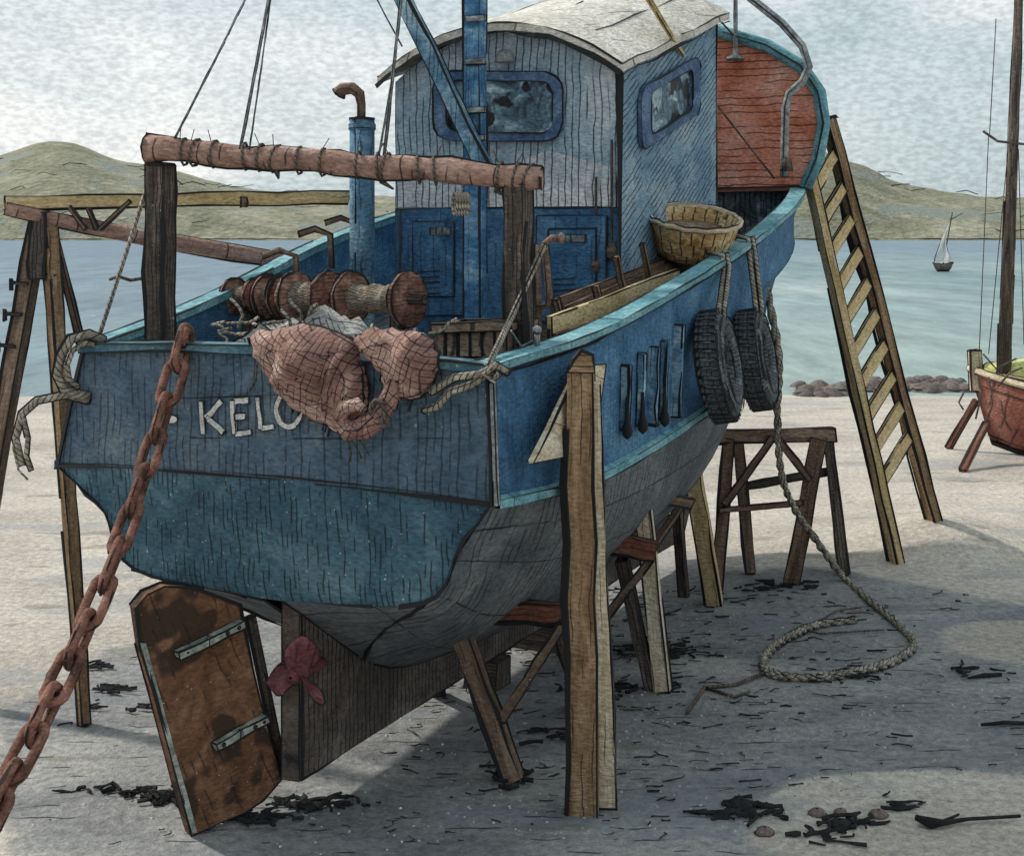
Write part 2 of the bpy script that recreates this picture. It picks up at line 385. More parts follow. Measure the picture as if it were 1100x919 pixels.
# ------------------------------------------------------------------ THE BOAT
boat = thing('fishing_boat', 'large blue wooden fishing boat propped ashore, stern towards the viewer', 'boat', (-1.60, 9.49, 0), ang)
boat['_loc'] = 1
TS = [0, 1.5, 3.5, 5.5, 7.5, 9.0, 10.2, 10.8]
T_ = {
 'rb': [1.60, 1.73, 1.82, 1.86, 1.78, 1.38, .66, .05],
 'rz': [H-.87, H-.74, H-.42, H-.06, H+.36, H+.66, H+.90, H+1.0],
 'kb': [1.70, 1.73, 1.76, 1.70, 1.36, .85, .36, .05],
 'kz': [2.28, 2.22, 2.36, 2.56, 2.9, 3.25, 3.6, 3.8],
 'bb': [1.40, 1.50, 1.45, 1.32, .95, .50, .20, .05],
 'bz': [1.98, 1.74, 1.62, 1.64, 1.78, 2.0, 2.3, 2.5],
 'lb': [1.15, .86, .80, .74, .48, .25, .12, .05],
 'lz': [1.62, 1.04, .90, .98, 1.06, 1.2, 1.5, 1.7],
 'ab': [.07]*8,
 'az': [1.52, .66, .52, .52, .56, .66, .9, 1.2]}
def tv(k, t): return herm(TS, T_[k], t)
def port_rise(t): return herm([0, 1.5, 3.5, 5.5, 8, 10.8], [.02, .14, .30, .28, .05, 0], t)
RK = {'r': 0, 'k': .35, 'b': .75, 'l': 1.05, 'a': 1.3}
def hp(row, t, side):
    """row: 'r','k','b','l','a' ; side +1 starboard -1 port"""
    x = t-RK[row]*(t/10.8)**4
    z = tv(row+'z', t)
    b_ = tv(row+'b', t)+(.12*math.exp(-t*1.2) if side < 0 and row == 'k' else 0)-(.07*math.exp(-t*1.5) if side > 0 and row == 'k' else 0)
    if side < 0: z += port_rise(t)*{'r': 1, 'k': .5, 'b': .2, 'l': 0, 'a': 0}[row]
    return B(x, side*b_, z)
NT = 44
tt = [10.8*i/NT for i in range(NT+1)]
SUB = 5
def section(t, side, rows='rkbla'):
    key = [hp(r_, t, side) for r_ in rows]
    out = []
    # straight plank from rail to strake, smooth bilge below
    a, b = key[0], key[1]
    for i in range(3): out.append(a.lerp(b, i/3))
    xs = [0, 1, 2, 3]; pts = key[1:]
    for i in range(0, 3*SUB+1):
        u = i/SUB
        out.append(V([herm(xs, [p[c] for p in pts], u) for c in range(3)]))
    return out
m = MB()
for side in (1, -1):
    rows = [section(t, side) for t in tt]
    if side < 0: rows = [r_[::-1] for r_ in rows]
    nr = len(rows[0])
    m.grid(rows[::1], ms=(lambda i, j: (0 if j < 3 else 1)) if side > 0 else (lambda i, j: (0 if j >= nr-4 else 1)))
    m.line([hp('k', t, side) for t in tt], .010)
    m.line([hp('r', t, side)+V((0, -side*.004, -.03)) for t in tt], .011)
    m.line([hp('a', t, side)+V((0, -side*.01, 0)) for t in tt], .009)
    sec = section(0, side); m.line(sec[:], .011)
    for q, w in ((6, .0035), (9, .003), (12, .0035), (15, .003)):
        m.line([section(t, side)[q]+V((0, -side*.003, 0)) for t in tt], w)

for side in (1, -1):
    rows = []
    for t in tt[:-2]:
        r_ = hp('r', t, side); r_ = V((r_.x, r_.y+side*.09, r_.z)); rows.append([r_, r_-V((0, 0, .62))] if side < 0 else [r_-V((0, 0, .62)), r_])
    m.grid(rows, 0)
for side in (1, -1):
    cl = []
    for i in range(16):
        u = 13+4.9*i/15; sc_ = section(1.05*i/15, side); k = int(u); cl.append(sc_[k].lerp(sc_[k+1], u-k)+V((-.008, -side*.006, -.008)))
    m.line(cl, .016)
hull = m.build('hull', [M['side'], M['bottom']], boat)
# rubbing strake
m = MB()
for side in (1, -1):
    rows = []
    for t in tt:
        p = hp('k', t, side); n_ = V((0, -side, 0)); z = V((0, 0, 1))
        rows.append([p+n_*.0-z*.02, p+n_*.05-z*.025, p+n_*.05+z*.03, p+z*.05, p+n_*.0-z*.02])
    m.grid(rows if side < 0 else [r_[::-1] for r_ in rows], 0, smooth=False)
    for q in (1, 2): m.line([rows[i][q] for i in range(len(rows))], .007)
m.build('rubbing_strake', M['turq'], boat)
# rail cap
m = MB()
for side in (1, -1):
    rows = []; RR = []
    for t in tt:
        p = hp('r', t, side); n_ = V((0, -side, 0)); z = V((0, 0, 1)); w = min(.13, tv('rb', t))
        rows.append([p+n_*.045, p+n_*.05+z*.055, p-n_*w+z*.06, p-n_*w, p+n_*.045])
    m.grid(rows if side < 0 else [r_[::-1] for r_ in rows], 0, smooth=False)
    for q in (0, 1, 2): m.line([rows[i][q] for i in range(len(rows))], .008)
m.build('rail_cap', M['turq'], boat)
# deck
m = MB()
rows = []
for t in tt[:-3]:
    zs = tv('rz', t)-.6; b_ = tv('rb', t)-.08
    rows.append([B(t, -b_+2*b_*j/8, zs+.05*(1-(j/4-1)**2)) for j in range(9)])
m.grid([r_[::-1] for r_ in rows], 0)
m.build('deck', M['deck'], boat)
# transom
def tprof():
    s1 = section(0, 1); s2 = section(0, -1)
    return s1, s2
s1, s2 = tprof()
m = MB()
up1 = s1[:4]; up2 = s2[:4]
off = V((-.012, 0, 0)); dn = V((.10, 0, 0))
def crown(p, q, n, c):
    return [p.lerp(q, i/n)+V((-c*4*(i/n)*(1-i/n), 0, c*.6*4*(i/n)*(1-i/n))) for i in range(n+1)]
rows = []
for i in range(4):
    rows.append([p+off for p in crown(up2[i], up1[i], 14, .10)])
m.grid(rows, 0)
rows2 = [rows[-1]]
lo1, lo2 = s1[4:], s2[4:]
for i in range(len(lo1)):
    k = 1-i/len(lo1)
    rows2.append([p+off for p in crown(lo2[i], lo1[i], 14, .10*k)])
m.grid(rows2, 1)
m.line([p+V((-.006, 0, 0)) for p in rows[-1]], .012)
m.line([p+V((-.004, 0, .02)) for p in rows[-1]], .005)
m.line([p+V((-.006, 0, 0)) for p in rows[0]], .010)
for sgn, s_ in ((1, s1), (-1, s2)): m.line([p+V((-.02, 0, 0)) for p in s_[:-2]], .014)
zz = rows[0]
for a, b in ((L(205, 470, t=-.11), L(505, 471, t=-.06)), (L(190, 428, t=-.11), L(300, 424, t=-.12))):
    m.line([a, a.lerp(b, .5)+V((-.02, 0, .0)), b], .004)
m.build('transom', [M['transom'], M['counter']], boat)
# transom top rail
m = MB()
a, b = hp('r', 0, -1), hp('r', 0, 1)
top = crown(a, b, 14, .10)
rows = [[p+V((-.06, 0, 0)), p+V((-.065, 0, .055)), p+V((.13, 0, .06)), p+V((.13, 0, 0)), p+V((-.06, 0, 0))] for p in top]
m.grid(rows, 0, smooth=False)
for q in (0, 1, 2): m.line([r_[q] for r_ in rows], .008)
m.build('transom_rail', wash('faded_slate_rail', [(.05, .13, .18), (.09, .19, .25), (.16, .28, .33)], s=3), boat)
# name lettering
def letter(strokes, w=.038):
    m = MB()
    for pts in strokes:
        for k, (a, b) in enumerate(zip(pts, pts[1:])):
            p, q = L(*a, t=-.125-.003*k), L(*b, t=-.125-.003*k); m.beam(p, q, w*random.uniform(.85, 1.15), .010, up=(1, 0, 0), ink=.004, n=3, jit=.08)
    return m.build('name_letter', M['white'], boat)
letter([[(216, 431), (218, 466)], [(238, 430), (221, 449)], [(222, 448), (240, 465)]])
letter([[(250, 430), (252, 466)], [(251, 431), (267, 430)], [(252, 448), (264, 447)], [(253, 466), (270, 464)]])
letter([[(277, 426), (280, 461)], [(281, 460), (294, 458)]])
m = MB()
ov = lambda rx, ry: [L(311+rx*math.cos(a_*math.pi/12), 440+ry*math.sin(a_*math.pi/12), t=-.125) for a_ in range(24)]
m.ring(ov(16, 21), ov(10.5, 15), (-.01, 0, 0), ink=.004); m.build('name_letter', M['white'], boat)
m = MB(); m.slab([L(184+7*math.cos(a_*.5236), 450+4.5*math.sin(a_*.5236), t=-.125) for a_ in range(12)], (-.008, 0, 0), ink=.004); m.build('painted_dot', M['white'], boat)
# keel, deadwood, sternpost
m = MB()
KT = [0.25, .5, .8, 1.2, 2, 3, 4.5, 6, 7.5, 8.6]
rows = []
for sgn in (1, -1):
    rr = []
    for t in KT:
        zt = tv('az', t)+.02
        rr.append([B(t, sgn*.07, .24), B(t, sgn*.07, zt*.5+.12), B(t, sgn*.07, zt)])
    m.grid(rr if sgn < 0 else [r_[::-1] for r_ in rr], 0, smooth=False)
    m.line([r_[0] for r_ in rr], .010); m.line([rr[0][0], rr[0][2]], .010)
m.grid([[B(t, -.07, .24), B(t, .07, .24)] for t in KT], 0, smooth=False)
m.slab([B(.25, -.07, .24), B(.25, .07, .24), B(.25, .07, 1.45), B(.25, -.07, 1.45)], (-.03, 0, 0), ink=.008)
m.build('keel', M['deadwood'], boat)
m = MB(); m.beam(B(8.55, 0, .24), B(9.5, 0, 1.2), .14, .2, up=(1, 0, 0)); m.beam(B(9.5, 0, 1.15), B(10.8, 0, 5.0), .12, .16, up=(1, 0, 0)); m.build('stem', M['darkwood'], boat)
for t, wd, lab in ((3.3, .15, 'dark timber block under the keel nearest the rudder'), (4.6, .5, 'dark timber block under the keel farther forward')):
    m = MB(); m.beam(B(t, -wd, .12), B(t, wd, .12), .26, .24, n=3); m.xf(BM)
    o = thing('keel_block', lab, 'timber', BM @ B(t, 0, 0), 0, 'blocks under the keel'); m.build('baulk', M['darkwood'], o)

# rudder: swung a little to port
m = MB()
TL, TR = L(160, 640, t=-.62), L(258, 652, t=-.12)
def rp(px, py, k):                                    # vertical blade plane between two verticals of the boat
    a = V((-.05, .28, 0)); b = V((-.78, .62, 0))
    n_ = (b-a).cross(V((0, 0, 1))).normalized(); o = BI @ CAM; d = BI.to_3x3() @ V(((px-CX)/F, 1, -(py-HY)/F))
    kk = (a-o).dot(n_)/d.dot(n_); return o+d*kk+n_*k
outl = [(146, 652), (158, 638), (178, 629), (205, 631), (238, 642), (258, 650), (262, 675), (272, 720), (283, 770), (296, 815), (302, 838), (284, 858), (262, 872), (236, 884), (206, 897), (196, 862), (182, 806), (166, 746), (152, 694)]
pts = [rp(x, y, 0) for x, y in outl]
thk = rp(146, 652, .09)-rp(146, 652, 0)
m.slab(pts, thk, ink=.011)
rud = m.build('rudder', M['rust'], boat)
nn_ = thk.normalized()
if (rp(220, 760, 0)-nn_*.03-BI @ CAM).length > (rp(220, 760, 0)-BI @ CAM).length: nn_ = -nn_
for a, b in (((188, 702), (258, 668)), ((228, 800), (284, 769))):
    m = MB(); p, q = rp(*a, 0), rp(*b, 0)
    m.beam(p-nn_*.035, q-nn_*.035, .075, .05, ink=.008, n=4, jit=.08)
    mid = p.lerp(q, .45)-nn_*.06; m.beam(mid-V((0, 0, .035)), mid+V((0, 0, .035)), .02, .02, ink=.004, n=1)
    m.build('rudder_strap', M['strap'], rud)
    for k in (.12, .72, .9):
        m = MB(); m.lathe([(.018, 0), (.018, .012), (0, .016)], p.lerp(q, k)-nn_*.06, -nn_, 8); m.build('bolt', M['darkwood'], rud)
m = MB(); m.slab([rp(x, y, 0)-nn_*.006 for x, y in ((150, 690), (156, 690), (171, 745), (187, 805), (202, 858), (211, 893), (206, 894), (197, 862), (182, 806), (166, 746))], -nn_*.004, ink=0); m.build('rudder_edge_band', M['strap'], rud)
m = MB(); m.tube([rp(262, 640, .05), rp(262, 640, .05)+V((.1, -.05, .3))], .05, ink=.008)
m.tube([rp(268, 665, .05)+V((.05, 0, 0)), rp(303, 835, .05)+V((.05, 0, 0))], .04, ink=.012); m.build('rudder_stock', M['darkwood'], boat)
# propeller
pr = MB(); c0 = B(.14, .12, 1.0)
m = MB(); m.lathe([(0.01, -.10), (.045, -.08), (.06, 0), (.055, .10), (.04, .3)], c0, (1, 0, 0), 14, smooth=True)
hub = m.build('propeller', M['prop'], boat)
for k in range(3):
    a0 = R(100+k*120); m = MB(); rows = []
    for i in range(9):
        s = i/8; rad = .035+.23*s; wd = .11*math.sin(math.pi*min(1, .18+s*.86))**.7+.015; tw = .9-.5*s
        dr = V((0, math.cos(a0), math.sin(a0))); tg = V((0, -math.sin(a0), math.cos(a0)))
        ch = tg*math.cos(tw)+V((1, 0, 0))*math.sin(tw)
        rows.append([c0+dr*rad+ch*wd*(j/3-1)+ch.cross(dr)*.015*(1-(j/3-1)**2) for j in range(7)])
    m.grid(rows); m.line([r_[0] for r_ in rows]+rows[-1]+[r_[-1] for r_ in rows[::-1]], .005)
    m.build('propeller_blade', M['prop'], hub)

# wheelhouse ------------------------------------------------
hy0, hy1, hx0, hx1 = -1.02, 1.15, 3.5, 6.45         # lateral (starboard positive) and fore-aft
SL = .275                                             # the roof climbs forward
def ztop(l, t):
    c = (hy0+hy1)/2; k = (l-c)/((hy1-hy0)/2)
    return H+1.38+.42*(1-abs(k)**2.1)+SL*(t-hx0)
def arch(t, n=16, o=0, dz=0):
    return [B(t, hy0-o+(hy1-hy0+2*o)*i/n, ztop(max(hy0, min(hy1, hy0+(hy1-hy0)*i/n)), t)+dz) for i in range(n+1)]
zb = H-1.1; zsplit = H+.22
wh = MB()
aw = arch(hx0)
wh.slab([B(hx0, hy1, zsplit), B(hx0, hy0, zsplit)]+aw, (.04, 0, 0), 0, ink=.012)
wh.slab([B(hx0, hy1, zb), B(hx0, hy0, zb), B(hx0, hy0, zsplit-.004), B(hx0, hy1, zsplit-.004)], (.04, 0, 0), 1, ink=.008)
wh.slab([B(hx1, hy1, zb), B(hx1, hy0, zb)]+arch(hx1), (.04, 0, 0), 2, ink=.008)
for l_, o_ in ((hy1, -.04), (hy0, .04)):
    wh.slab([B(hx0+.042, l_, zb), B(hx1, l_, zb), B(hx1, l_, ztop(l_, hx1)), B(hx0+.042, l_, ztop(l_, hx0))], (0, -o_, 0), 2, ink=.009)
wh.line([B(hx0-.01, hy1+.03, zb), B(hx0-.01, hy1+.03, H+.4), B(hx0-.01, hy1+.03, H+1.36)], .026)
house = wh.build('wheelhouse', [M['house'], M['blue'], M['houseside']], boat)
m = MB()                                               # whiter lower band of the after wall
m.slab([B(hx0-.006, hy1-.04, zsplit+.01), B(hx0-.006, hy0+.03, zsplit+.01), B(hx0-.006, hy0+.03, zsplit+.42), B(hx0-.006, -.1, zsplit+.30), B(hx0-.006, .5, zsplit+.5), B(hx0-.006, hy1-.04, zsplit+.34)], (.006, 0, 0), 0, ink=0)
m.build('wall_boarding', M['housewhite'], house)
m = MB(); rows = []
for i in range(9):
    t = hx0-.16+(hx1-hx0+.32)*i/8; rows.append(arch(t, 18, .10, .015+.01*math.sin(i*2.1)))
up_ = [[p+V((0, 0, .07)) for p in r_] for r_ in rows]
m.grid([r_[::-1] for r_ in rows], 0); m.grid(up_, 0)
n_ = len(rows[0])
m.grid([rows[0], up_[0]], 0); m.grid([up_[-1], rows[-1]], 0)
m.grid([[r_[0] for r_ in rows][::-1], [r_[0] for r_ in up_][::-1]], 0); m.grid([[r_[-1] for r_ in rows], [r_[-1] for r_ in up_]], 0)
m.line(up_[0], .009); m.line([p+V((0, 0, -.02)) for p in rows[0]], .022); m.line([r_[-1] for r_ in up_], .008); m.line([r_[-1]-V((0, 0, .02)) for r_ in rows], .018); m.line([r_[0] for r_ in up_], .008)
for q in (4, 7, 11, 15): m.line([r_[q]+V((0, 0, .002)) for r_ in up_[1+q % 3:5+q % 4]], .007)
m.build('roof', M['roof'], house)
def rrect(px0, py0, px1, py1, r_, fn, n=4):
    o = []
    for cx_, cy_, a0 in ((px1-r_, py1-r_, 0), (px0+r_, py1-r_, 90), (px0+r_, py0+r_, 180), (px1-r_, py0+r_, 270)):
        for i in range(n+1):
            a_ = R(a0+90*i/n); o.append(fn(cx_+r_*math.cos(a_), cy_+r_*math.sin(a_)))
    return o
fn = lambda x, y: L(x, y+(x-535)*.01, t=hx0-.012)
m = MB(); m.ring(rrect(467, 77, 606, 152, 20, fn), rrect(481, 87, 595, 143, 13, fn), (-.035, 0, 0), ink=.008)
m.build('window_frame', M['frameblue'], house)
m = MB(); m.slab(rrect(478, 84, 598, 146, 12, fn), (-.006, 0, 0), ink=0); m.build('window_pane', M['glass'], house)
fs = lambda u, v: B(hx0+u, hy1+.012, v+SL*(u-.3))
def sidewin(u0, v0, u1, v1, r_): return rrect(u0, v0, u1, v1, r_, fs)
# side window located from the photograph's corners
pA, pB = L(684, 92, l=hy1), L(748, 68, l=hy1); pC = L(690, 160, l=hy1)
u0, u1 = pA.x-hx0, pB.x-hx0; v1 = pA.z-SL*(u0-.3)-.02; v0 = pC.z-SL*(pC.x-hx0-.3)+.0
m = MB(); m.ring(sidewin(u0, v0, u1, v1, .16)[::-1], sidewin(u0+.26, v0+.09, u1-.26, v1-.09, .10)[::-1], (0, -.035, 0), ink=.010); m.build('window_frame', M['frameblue'], house)
m = MB(); m.slab(sidewin(u0+.22, v0+.06, u1-.22, v1-.06, .1)[::-1], (0, -.006, 0), ink=0); m.build('window_pane', M['glass'], house)
# doors in the after wall
for (x0, y0, x1, y1, m_) in ((432, 224, 500, 338, 'blue'), (578, 232, 652, 345, 'blue')):
    m = MB(); q = [L(x0, y0, t=hx0-.01), L(x0, y1, t=hx0-.01), L(x1, y1, t=hx0-.01), L(x1, y0, t=hx0-.01)]; m.slab(q, (-.03, 0, 0), ink=.008)
    q = [L(x0+12, y0+14, t=hx0-.045), L(x0+12, y1-20, t=hx0-.045), L(x1-12, y1-20, t=hx0-.045), L(x1-12, y0+14, t=hx0-.045)]; m.slab(q, (-.012, 0, 0), ink=.010)
    m.slab([L(x0+30, y0+20, t=hx0-.06), L(x0+30, y0+28, t=hx0-.06), L(x0+52, y0+28, t=hx0-.06), L(x0+52, y0+20, t=hx0-.06)], (-.01, 0, 0), 1, ink=.004)
    for k in range(5): m.line([L(x0+16, y0+68+k*6, t=hx0-.06), L(x0+40, y0+67+k*6, t=hx0-.06)], .006)
    m.build('door', [M['blue'], M['darkpaint_shade']], house)
# deck lamp over the window
m = MB(); c_ = L(542, 66, t=hx0-.08); m.lathe([(.03, .10), (.06, .085), (.085, 0), (.08, -.01), (.0, -.012)], c_, (0, 0, 1), 14, ink=(2,), inkr=.006); m.beam(c_+V((.1, 0, .09)), c_+V((0, 0, .09)), .03, .02, ink=.004, n=1)
m.build('deck_lamp', M['metal'], house)
# scupper drips and bolts: black hanging weights on the side wall
m = MB()
for (x, y0, y1, l_) in ((657, 150, 270, hy1+.02), (640, 190, 285, hy1-.04)):
    t_ = hx0-.03; a_, b_ = L(x, y0, t=t_), L(x, y1, t=t_); m.tube([a_, b_], .012, n=5); m.lathe([(0, -.08), (.04, -.05), (.05, 0), (.03, .06), (0, .09)], b_, (0, 0, 1), 10)
m.split('hanging_block', M['darkwood'], boat)

# red bow bulkhead ------------------------------------------
BK = 8.0
arc = [(1.72, .48), (1.86, .8), (1.93, 1.2), (1.88, 1.55), (1.68, 1.85), (1.3, 2.1), (.8, 2.28), (.3, 2.38), (0, 2.40)]
full = arc+[(-a_, b_) for a_, b_ in arc[-2::-1]]
m = MB(); m.slab([B(BK, a_, H+b_) for a_, b_ in full], (.05, 0, 0), ink=.008); bk = m.build('bow_bulkhead', M['red'], boat)
m = MB(); m.tube([B(BK-.04, a_*1.01, H+b_+.02) for a_, b_ in full], .075, n=8, ink=.012); m.build('bulkhead_rim', M['turq'], bk)
m = MB(); rows = []
for i in range(9):
    s = i/8; t = BK+.05+(10.75-BK)*s; k = (1-s**2)**.6*.97+.02
    rows.append([B(t, a_*k, H+.5+.5*s+(b_-.48)*(1-.55*s)) for a_, b_ in full])
m.grid(rows); m.line(rows[4], .01); m.build('whaleback', M['turq'], boat)
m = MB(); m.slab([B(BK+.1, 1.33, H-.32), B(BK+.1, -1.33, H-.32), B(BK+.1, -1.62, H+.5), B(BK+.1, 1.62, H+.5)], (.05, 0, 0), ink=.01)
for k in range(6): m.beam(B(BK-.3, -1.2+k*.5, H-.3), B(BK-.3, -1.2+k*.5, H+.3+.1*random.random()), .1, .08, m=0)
m.build('forecastle_front', M['darkpaint_shade'], boat)
m = MB(); m.beam(B(BK-.03, -1.7, H+.47), B(BK-.03, 1.7, H+.5), .08, .05, ink=.010); m.build('bulkhead_sill', M['redwood'], bk)
# pulpit tube, staff
m = MB()
pp = [(780, -30), (806, -2), (840, 25), (862, 50), (869, 72), (862, 88), (848, 100), (844, 115), (843, 150), (842, 190)]
m.tube([L(x, y, t=7.3) for x, y in pp], .045, n=8, ink=.008); m.build('pulpit_tube', M['metal'], boat)
m = MB(); m.tube([L(790, -20, t=7.9), L(790, 58, t=7.9)], .028, ink=.006); m.lathe([(.10, 0), (.10, .03), (.04, .05), (.03, .12)], L(790, 64, t=7.9), (0, 0, 1), 12, ink=(0,)); m.build('bow_staff', M['metal'], boat)
m = MB(); m.tube([L(845, 170, t=7.28), L(845, 184, t=7.28)], [.05, .075], n=8); m.build('pulpit_foot', M['darkwood'], boat)
m = MB(); m.tube([L(690, -12, t=3.0), L(735, 62, t=5.5), L(760, 100, t=7.2)], .028, n=7, ink=.006); m.build('forestay_rope', M['yellow'], boat)
m = MB(); m.tube([L(760, 100, t=7.2), L(832, 192, t=7.9)], .012, n=5); m.build('tail_line', M['dkrope'], boat)
m = MB(); m.tube([L(700, -60, t=6), L(786, 36, t=7.9)], .012, n=5); m.build('bow_stay', M['wirestay'], boat)

# mast, spar, exhaust ---------------------------------------
m = MB()
mb_, mt_ = L(511, 375, t=3.0), L(510, -120, t=3.0)
m.beam(mb_-V((0, 0, .3)), mt_, .15, .15, up=(1, 0, 0), ink=.010, n=9, jit=.02)
mast = m.build('mast', M['brightblue'], boat)
m = MB()
for y_ in (20, 66, 118, 148): c_ = L(511, y_, t=2.9); m.beam(c_-V((0, .09, 0)), c_+V((0, .09, 0)), .03, .05, ink=.005, n=1)
m.split('mast_band', M['metal'], mast)
m = MB(); m.beam(L(400, -70, t=2.75), L(521, 180, t=2.85), .12, .12, ink=.009, n=6, jit=.03); m.build('mast_spar', M['pipe'], boat)
m = MB(); m.tube([L(389, 330, t=3.0)-V((0, 0, .3)), L(389, 240, t=3.0), L(389, 128, t=3.0)], .112, n=14, ink=.009)
m.lathe([(.118, 0), (.122, .015), (.122, .05), (.118, .06)], L(389, 140, t=3.0), (0, 0, 1), 14, ink=(1, 2)); ex = m.build('exhaust_stack', M['pipe'], boat)
m = MB(); m.tube([L(388, 128, t=3), L(388, 112, t=3), L(386, 101, t=3), L(379, 95, t=3), L(368, 96, t=3), L(364, 101, t=3)], [.04, .04, .05, .055, .06, .07], n=9, ink=.007); m.build('exhaust_elbow', M['rustpipe'], ex)

# stern gallows ---------------------------------------------
gal = MB(); a_, b_ = L(158, 160, t=.28), L(582, 192, t=.95)
N = 18; path = []; rad = []
for i in range(N+1):
    s = i/N; path.append(a_.lerp(b_, s)+V((0, 0, .012*math.sin(s*19)))); rad.append(.085*(1+.12*math.sin(i*2.3)+(.25 if i == 0 else 0)))
gal.tube(path, rad, n=9, ink=.010)
log = gal.build('gallows_crossbar', M['log'], boat)
m = MB()
for s in (.26, .30, .34, .40, .46, .55, .60, .62, .70, .74, .90, .94, .97, .1, .13, .18):
    c_ = a_.lerp(b_, s); d = (b_-a_).normalized(); x = d.orthogonal().normalized(); y = d.cross(x); tl = random.uniform(-.3, .3)
    m.tube([c_+(x*math.cos(2*math.pi*j/10)+y*math.sin(2*math.pi*j/10))*.098+d*tl*.1*math.cos(2*math.pi*j/10) for j in range(10)], .011, n=4, closed=True)
    if random.random() < .8:
        q = c_+V((-.02, random.uniform(-.03, .03), .09)); m.tube([q, q+V((random.uniform(-.05, .05), random.uniform(-.06, .06), .08))], .004, n=4)
        if random.random() < .5: m.tube([c_-V((0, 0, .07)), c_-V((.02, random.uniform(-.03, .03), .10)), c_-V((.03, random.uniform(-.10, .10), .09+random.uniform(.03, .1)))], [.03, .022, .008], n=5)
m.split('lashing', M['dkrope'], log)
m = MB(); p = L(172, 176, t=.3); m.beam(V((p.x, p.y, H-.86)), p, .15, .15, up=(1, 0, 0), ink=.011, jit=.05, n=7); m.build('gallows_post', M['darkwood'], boat)
m = MB(); p = L(556, 200, t=.92); m.beam(V((p.x, p.y, H-1.35)), p, .15, .15, up=(1, 0, 0), ink=.014, jit=.06, n=7); m.build('gallows_post', M['darkwood'], boat)
# wire stays from the gallows and rail
for a, b, r_ in (((188, 148, .3), (268, -10, 1.5), .009), ((258, 160, .4), (290, -10, 1.2), .012), ((268, 160, .4), (292, -10, 1.25), .006), ((412, 172, .7), (431, -5, 1.0), .012), ((165, 178, .3), (103, 372, .0), .016), ((395, -20, 3.2), (432, 50, 3.3), .008), ((405, 178, .8), (425, 60, 1.2), .008)):
    m = MB(); p, q = L(a[0], a[1], t=a[2]), L(b[0], b[1], t=b[2])
    m.tube([p, p.lerp(q, .5)+V((0, 0, -.01)), q], r_, n=5, ink=.003); m.build('stay_wire', M['wirestay'] if r_ < .013 else M['rope'], boat)
m = MB(); m.tube([L(118, 300, t=.15), L(128, 297, t=.15), L(140, 301, t=.2), L(160, 298, t=.25)], .013, n=5); m.build('shackle_line', M['dkrope'], boat)
# coil hung on crossbar
m = MB()
for k in range(5):
    c_ = L(489+k*3, 219, t=.72); m.tube([c_+V((.02*math.cos(a*.628), .03*math.cos(a*.628), .075*math.sin(a*.628))) for a in range(10)], .012, n=5, closed=True)
m.build('rope_coil', M['rope'], boat)
# winch ------------------------------------------------------
wn = MB(); pa, pb = L(248, 318, t=1.9), L(456, 322, t=1.42)
ax = (pb-pa).normalized()
wn.tube([pa, pb], .035, n=8, ink=.006)
for s in (.12, .46, .88):
    c_ = pa.lerp(pb, s); wn.beam(c_-V((.15, 0, .75)), c_, .08, .06, up=(1, 0, 0)); wn.beam(c_+V((.15, 0, -.75)), c_, .08, .06, up=(1, 0, 0))
winch = wn.build('winch', M['darkwood'], boat)
LL = (pb-pa).length
def drum(s0, s1, rf, rc):
    z0, z1 = s0*LL, s1*LL
    m = MB(); m.lathe([(0.03, z0), (rf, z0), (rf, z0+.035), (rc, z0+.05)], pa, ax, 20, ink=(1, 2), inkr=.010, jit=.03); m.build('drum_flange', M['drum'], winch)
    m = MB(); m.lathe([(rc, z1-.05), (rf, z1-.035), (rf, z1), (.03, z1)], pa, ax, 20, ink=(1, 2), inkr=.010, jit=.03); m.build('drum_flange', M['drum'], winch)
    m = MB(); pf = []; k = 9
    for i in range(k*2+1): pf.append((rc+.012*(i % 2)+.01*math.sin(i), z0+.045+(z1-z0-.09)*i/(k*2)))
    m.lathe(pf, pa, ax, 18); m.build('wound_wire', M['wire'], winch)
drum(.01, .15, .15, .07); drum(.20, .30, .18, .09); drum(.35, .54, .21, .11); drum(.64, .93, .21, .10)

# davit / hand pump on deck
m = MB(); m.tube([L(x, y, t=1.9) for x, y in ((572, 330), (588, 328), (590, 318), (586, 275), (585, 262), (592, 256), (603, 256))], .028, n=7, ink=.006)
m.lathe([(0, 0), (.04, .01), (.045, .03), (0, .045)], L(606, 256, t=1.9), (0, 1, 0), 10); m.tube([L(578, 375, t=1.9), L(576, 262, t=1.9)], .035, n=7, ink=.006)
m.build('deck_crank', M['rustpipe'], boat)
m = MB(); c_ = L(577, 368, t=1.25)
m.tube([L(577, 372, l=1.6), L(577, 358, l=1.6)], .02, n=6, ink=.005); m.lathe([(0, -.03), (.03, -.015), (.03, .015), (0, .03)], L(577, 354, l=1.6), (0, 0, 1), 10)
m.tube([L(549, 355, l=1.55), L(560, 372, l=1.55), L(572, 366, l=1.55)], .008, n=4)
m.build('rail_stanchion', M['metal'], boat)
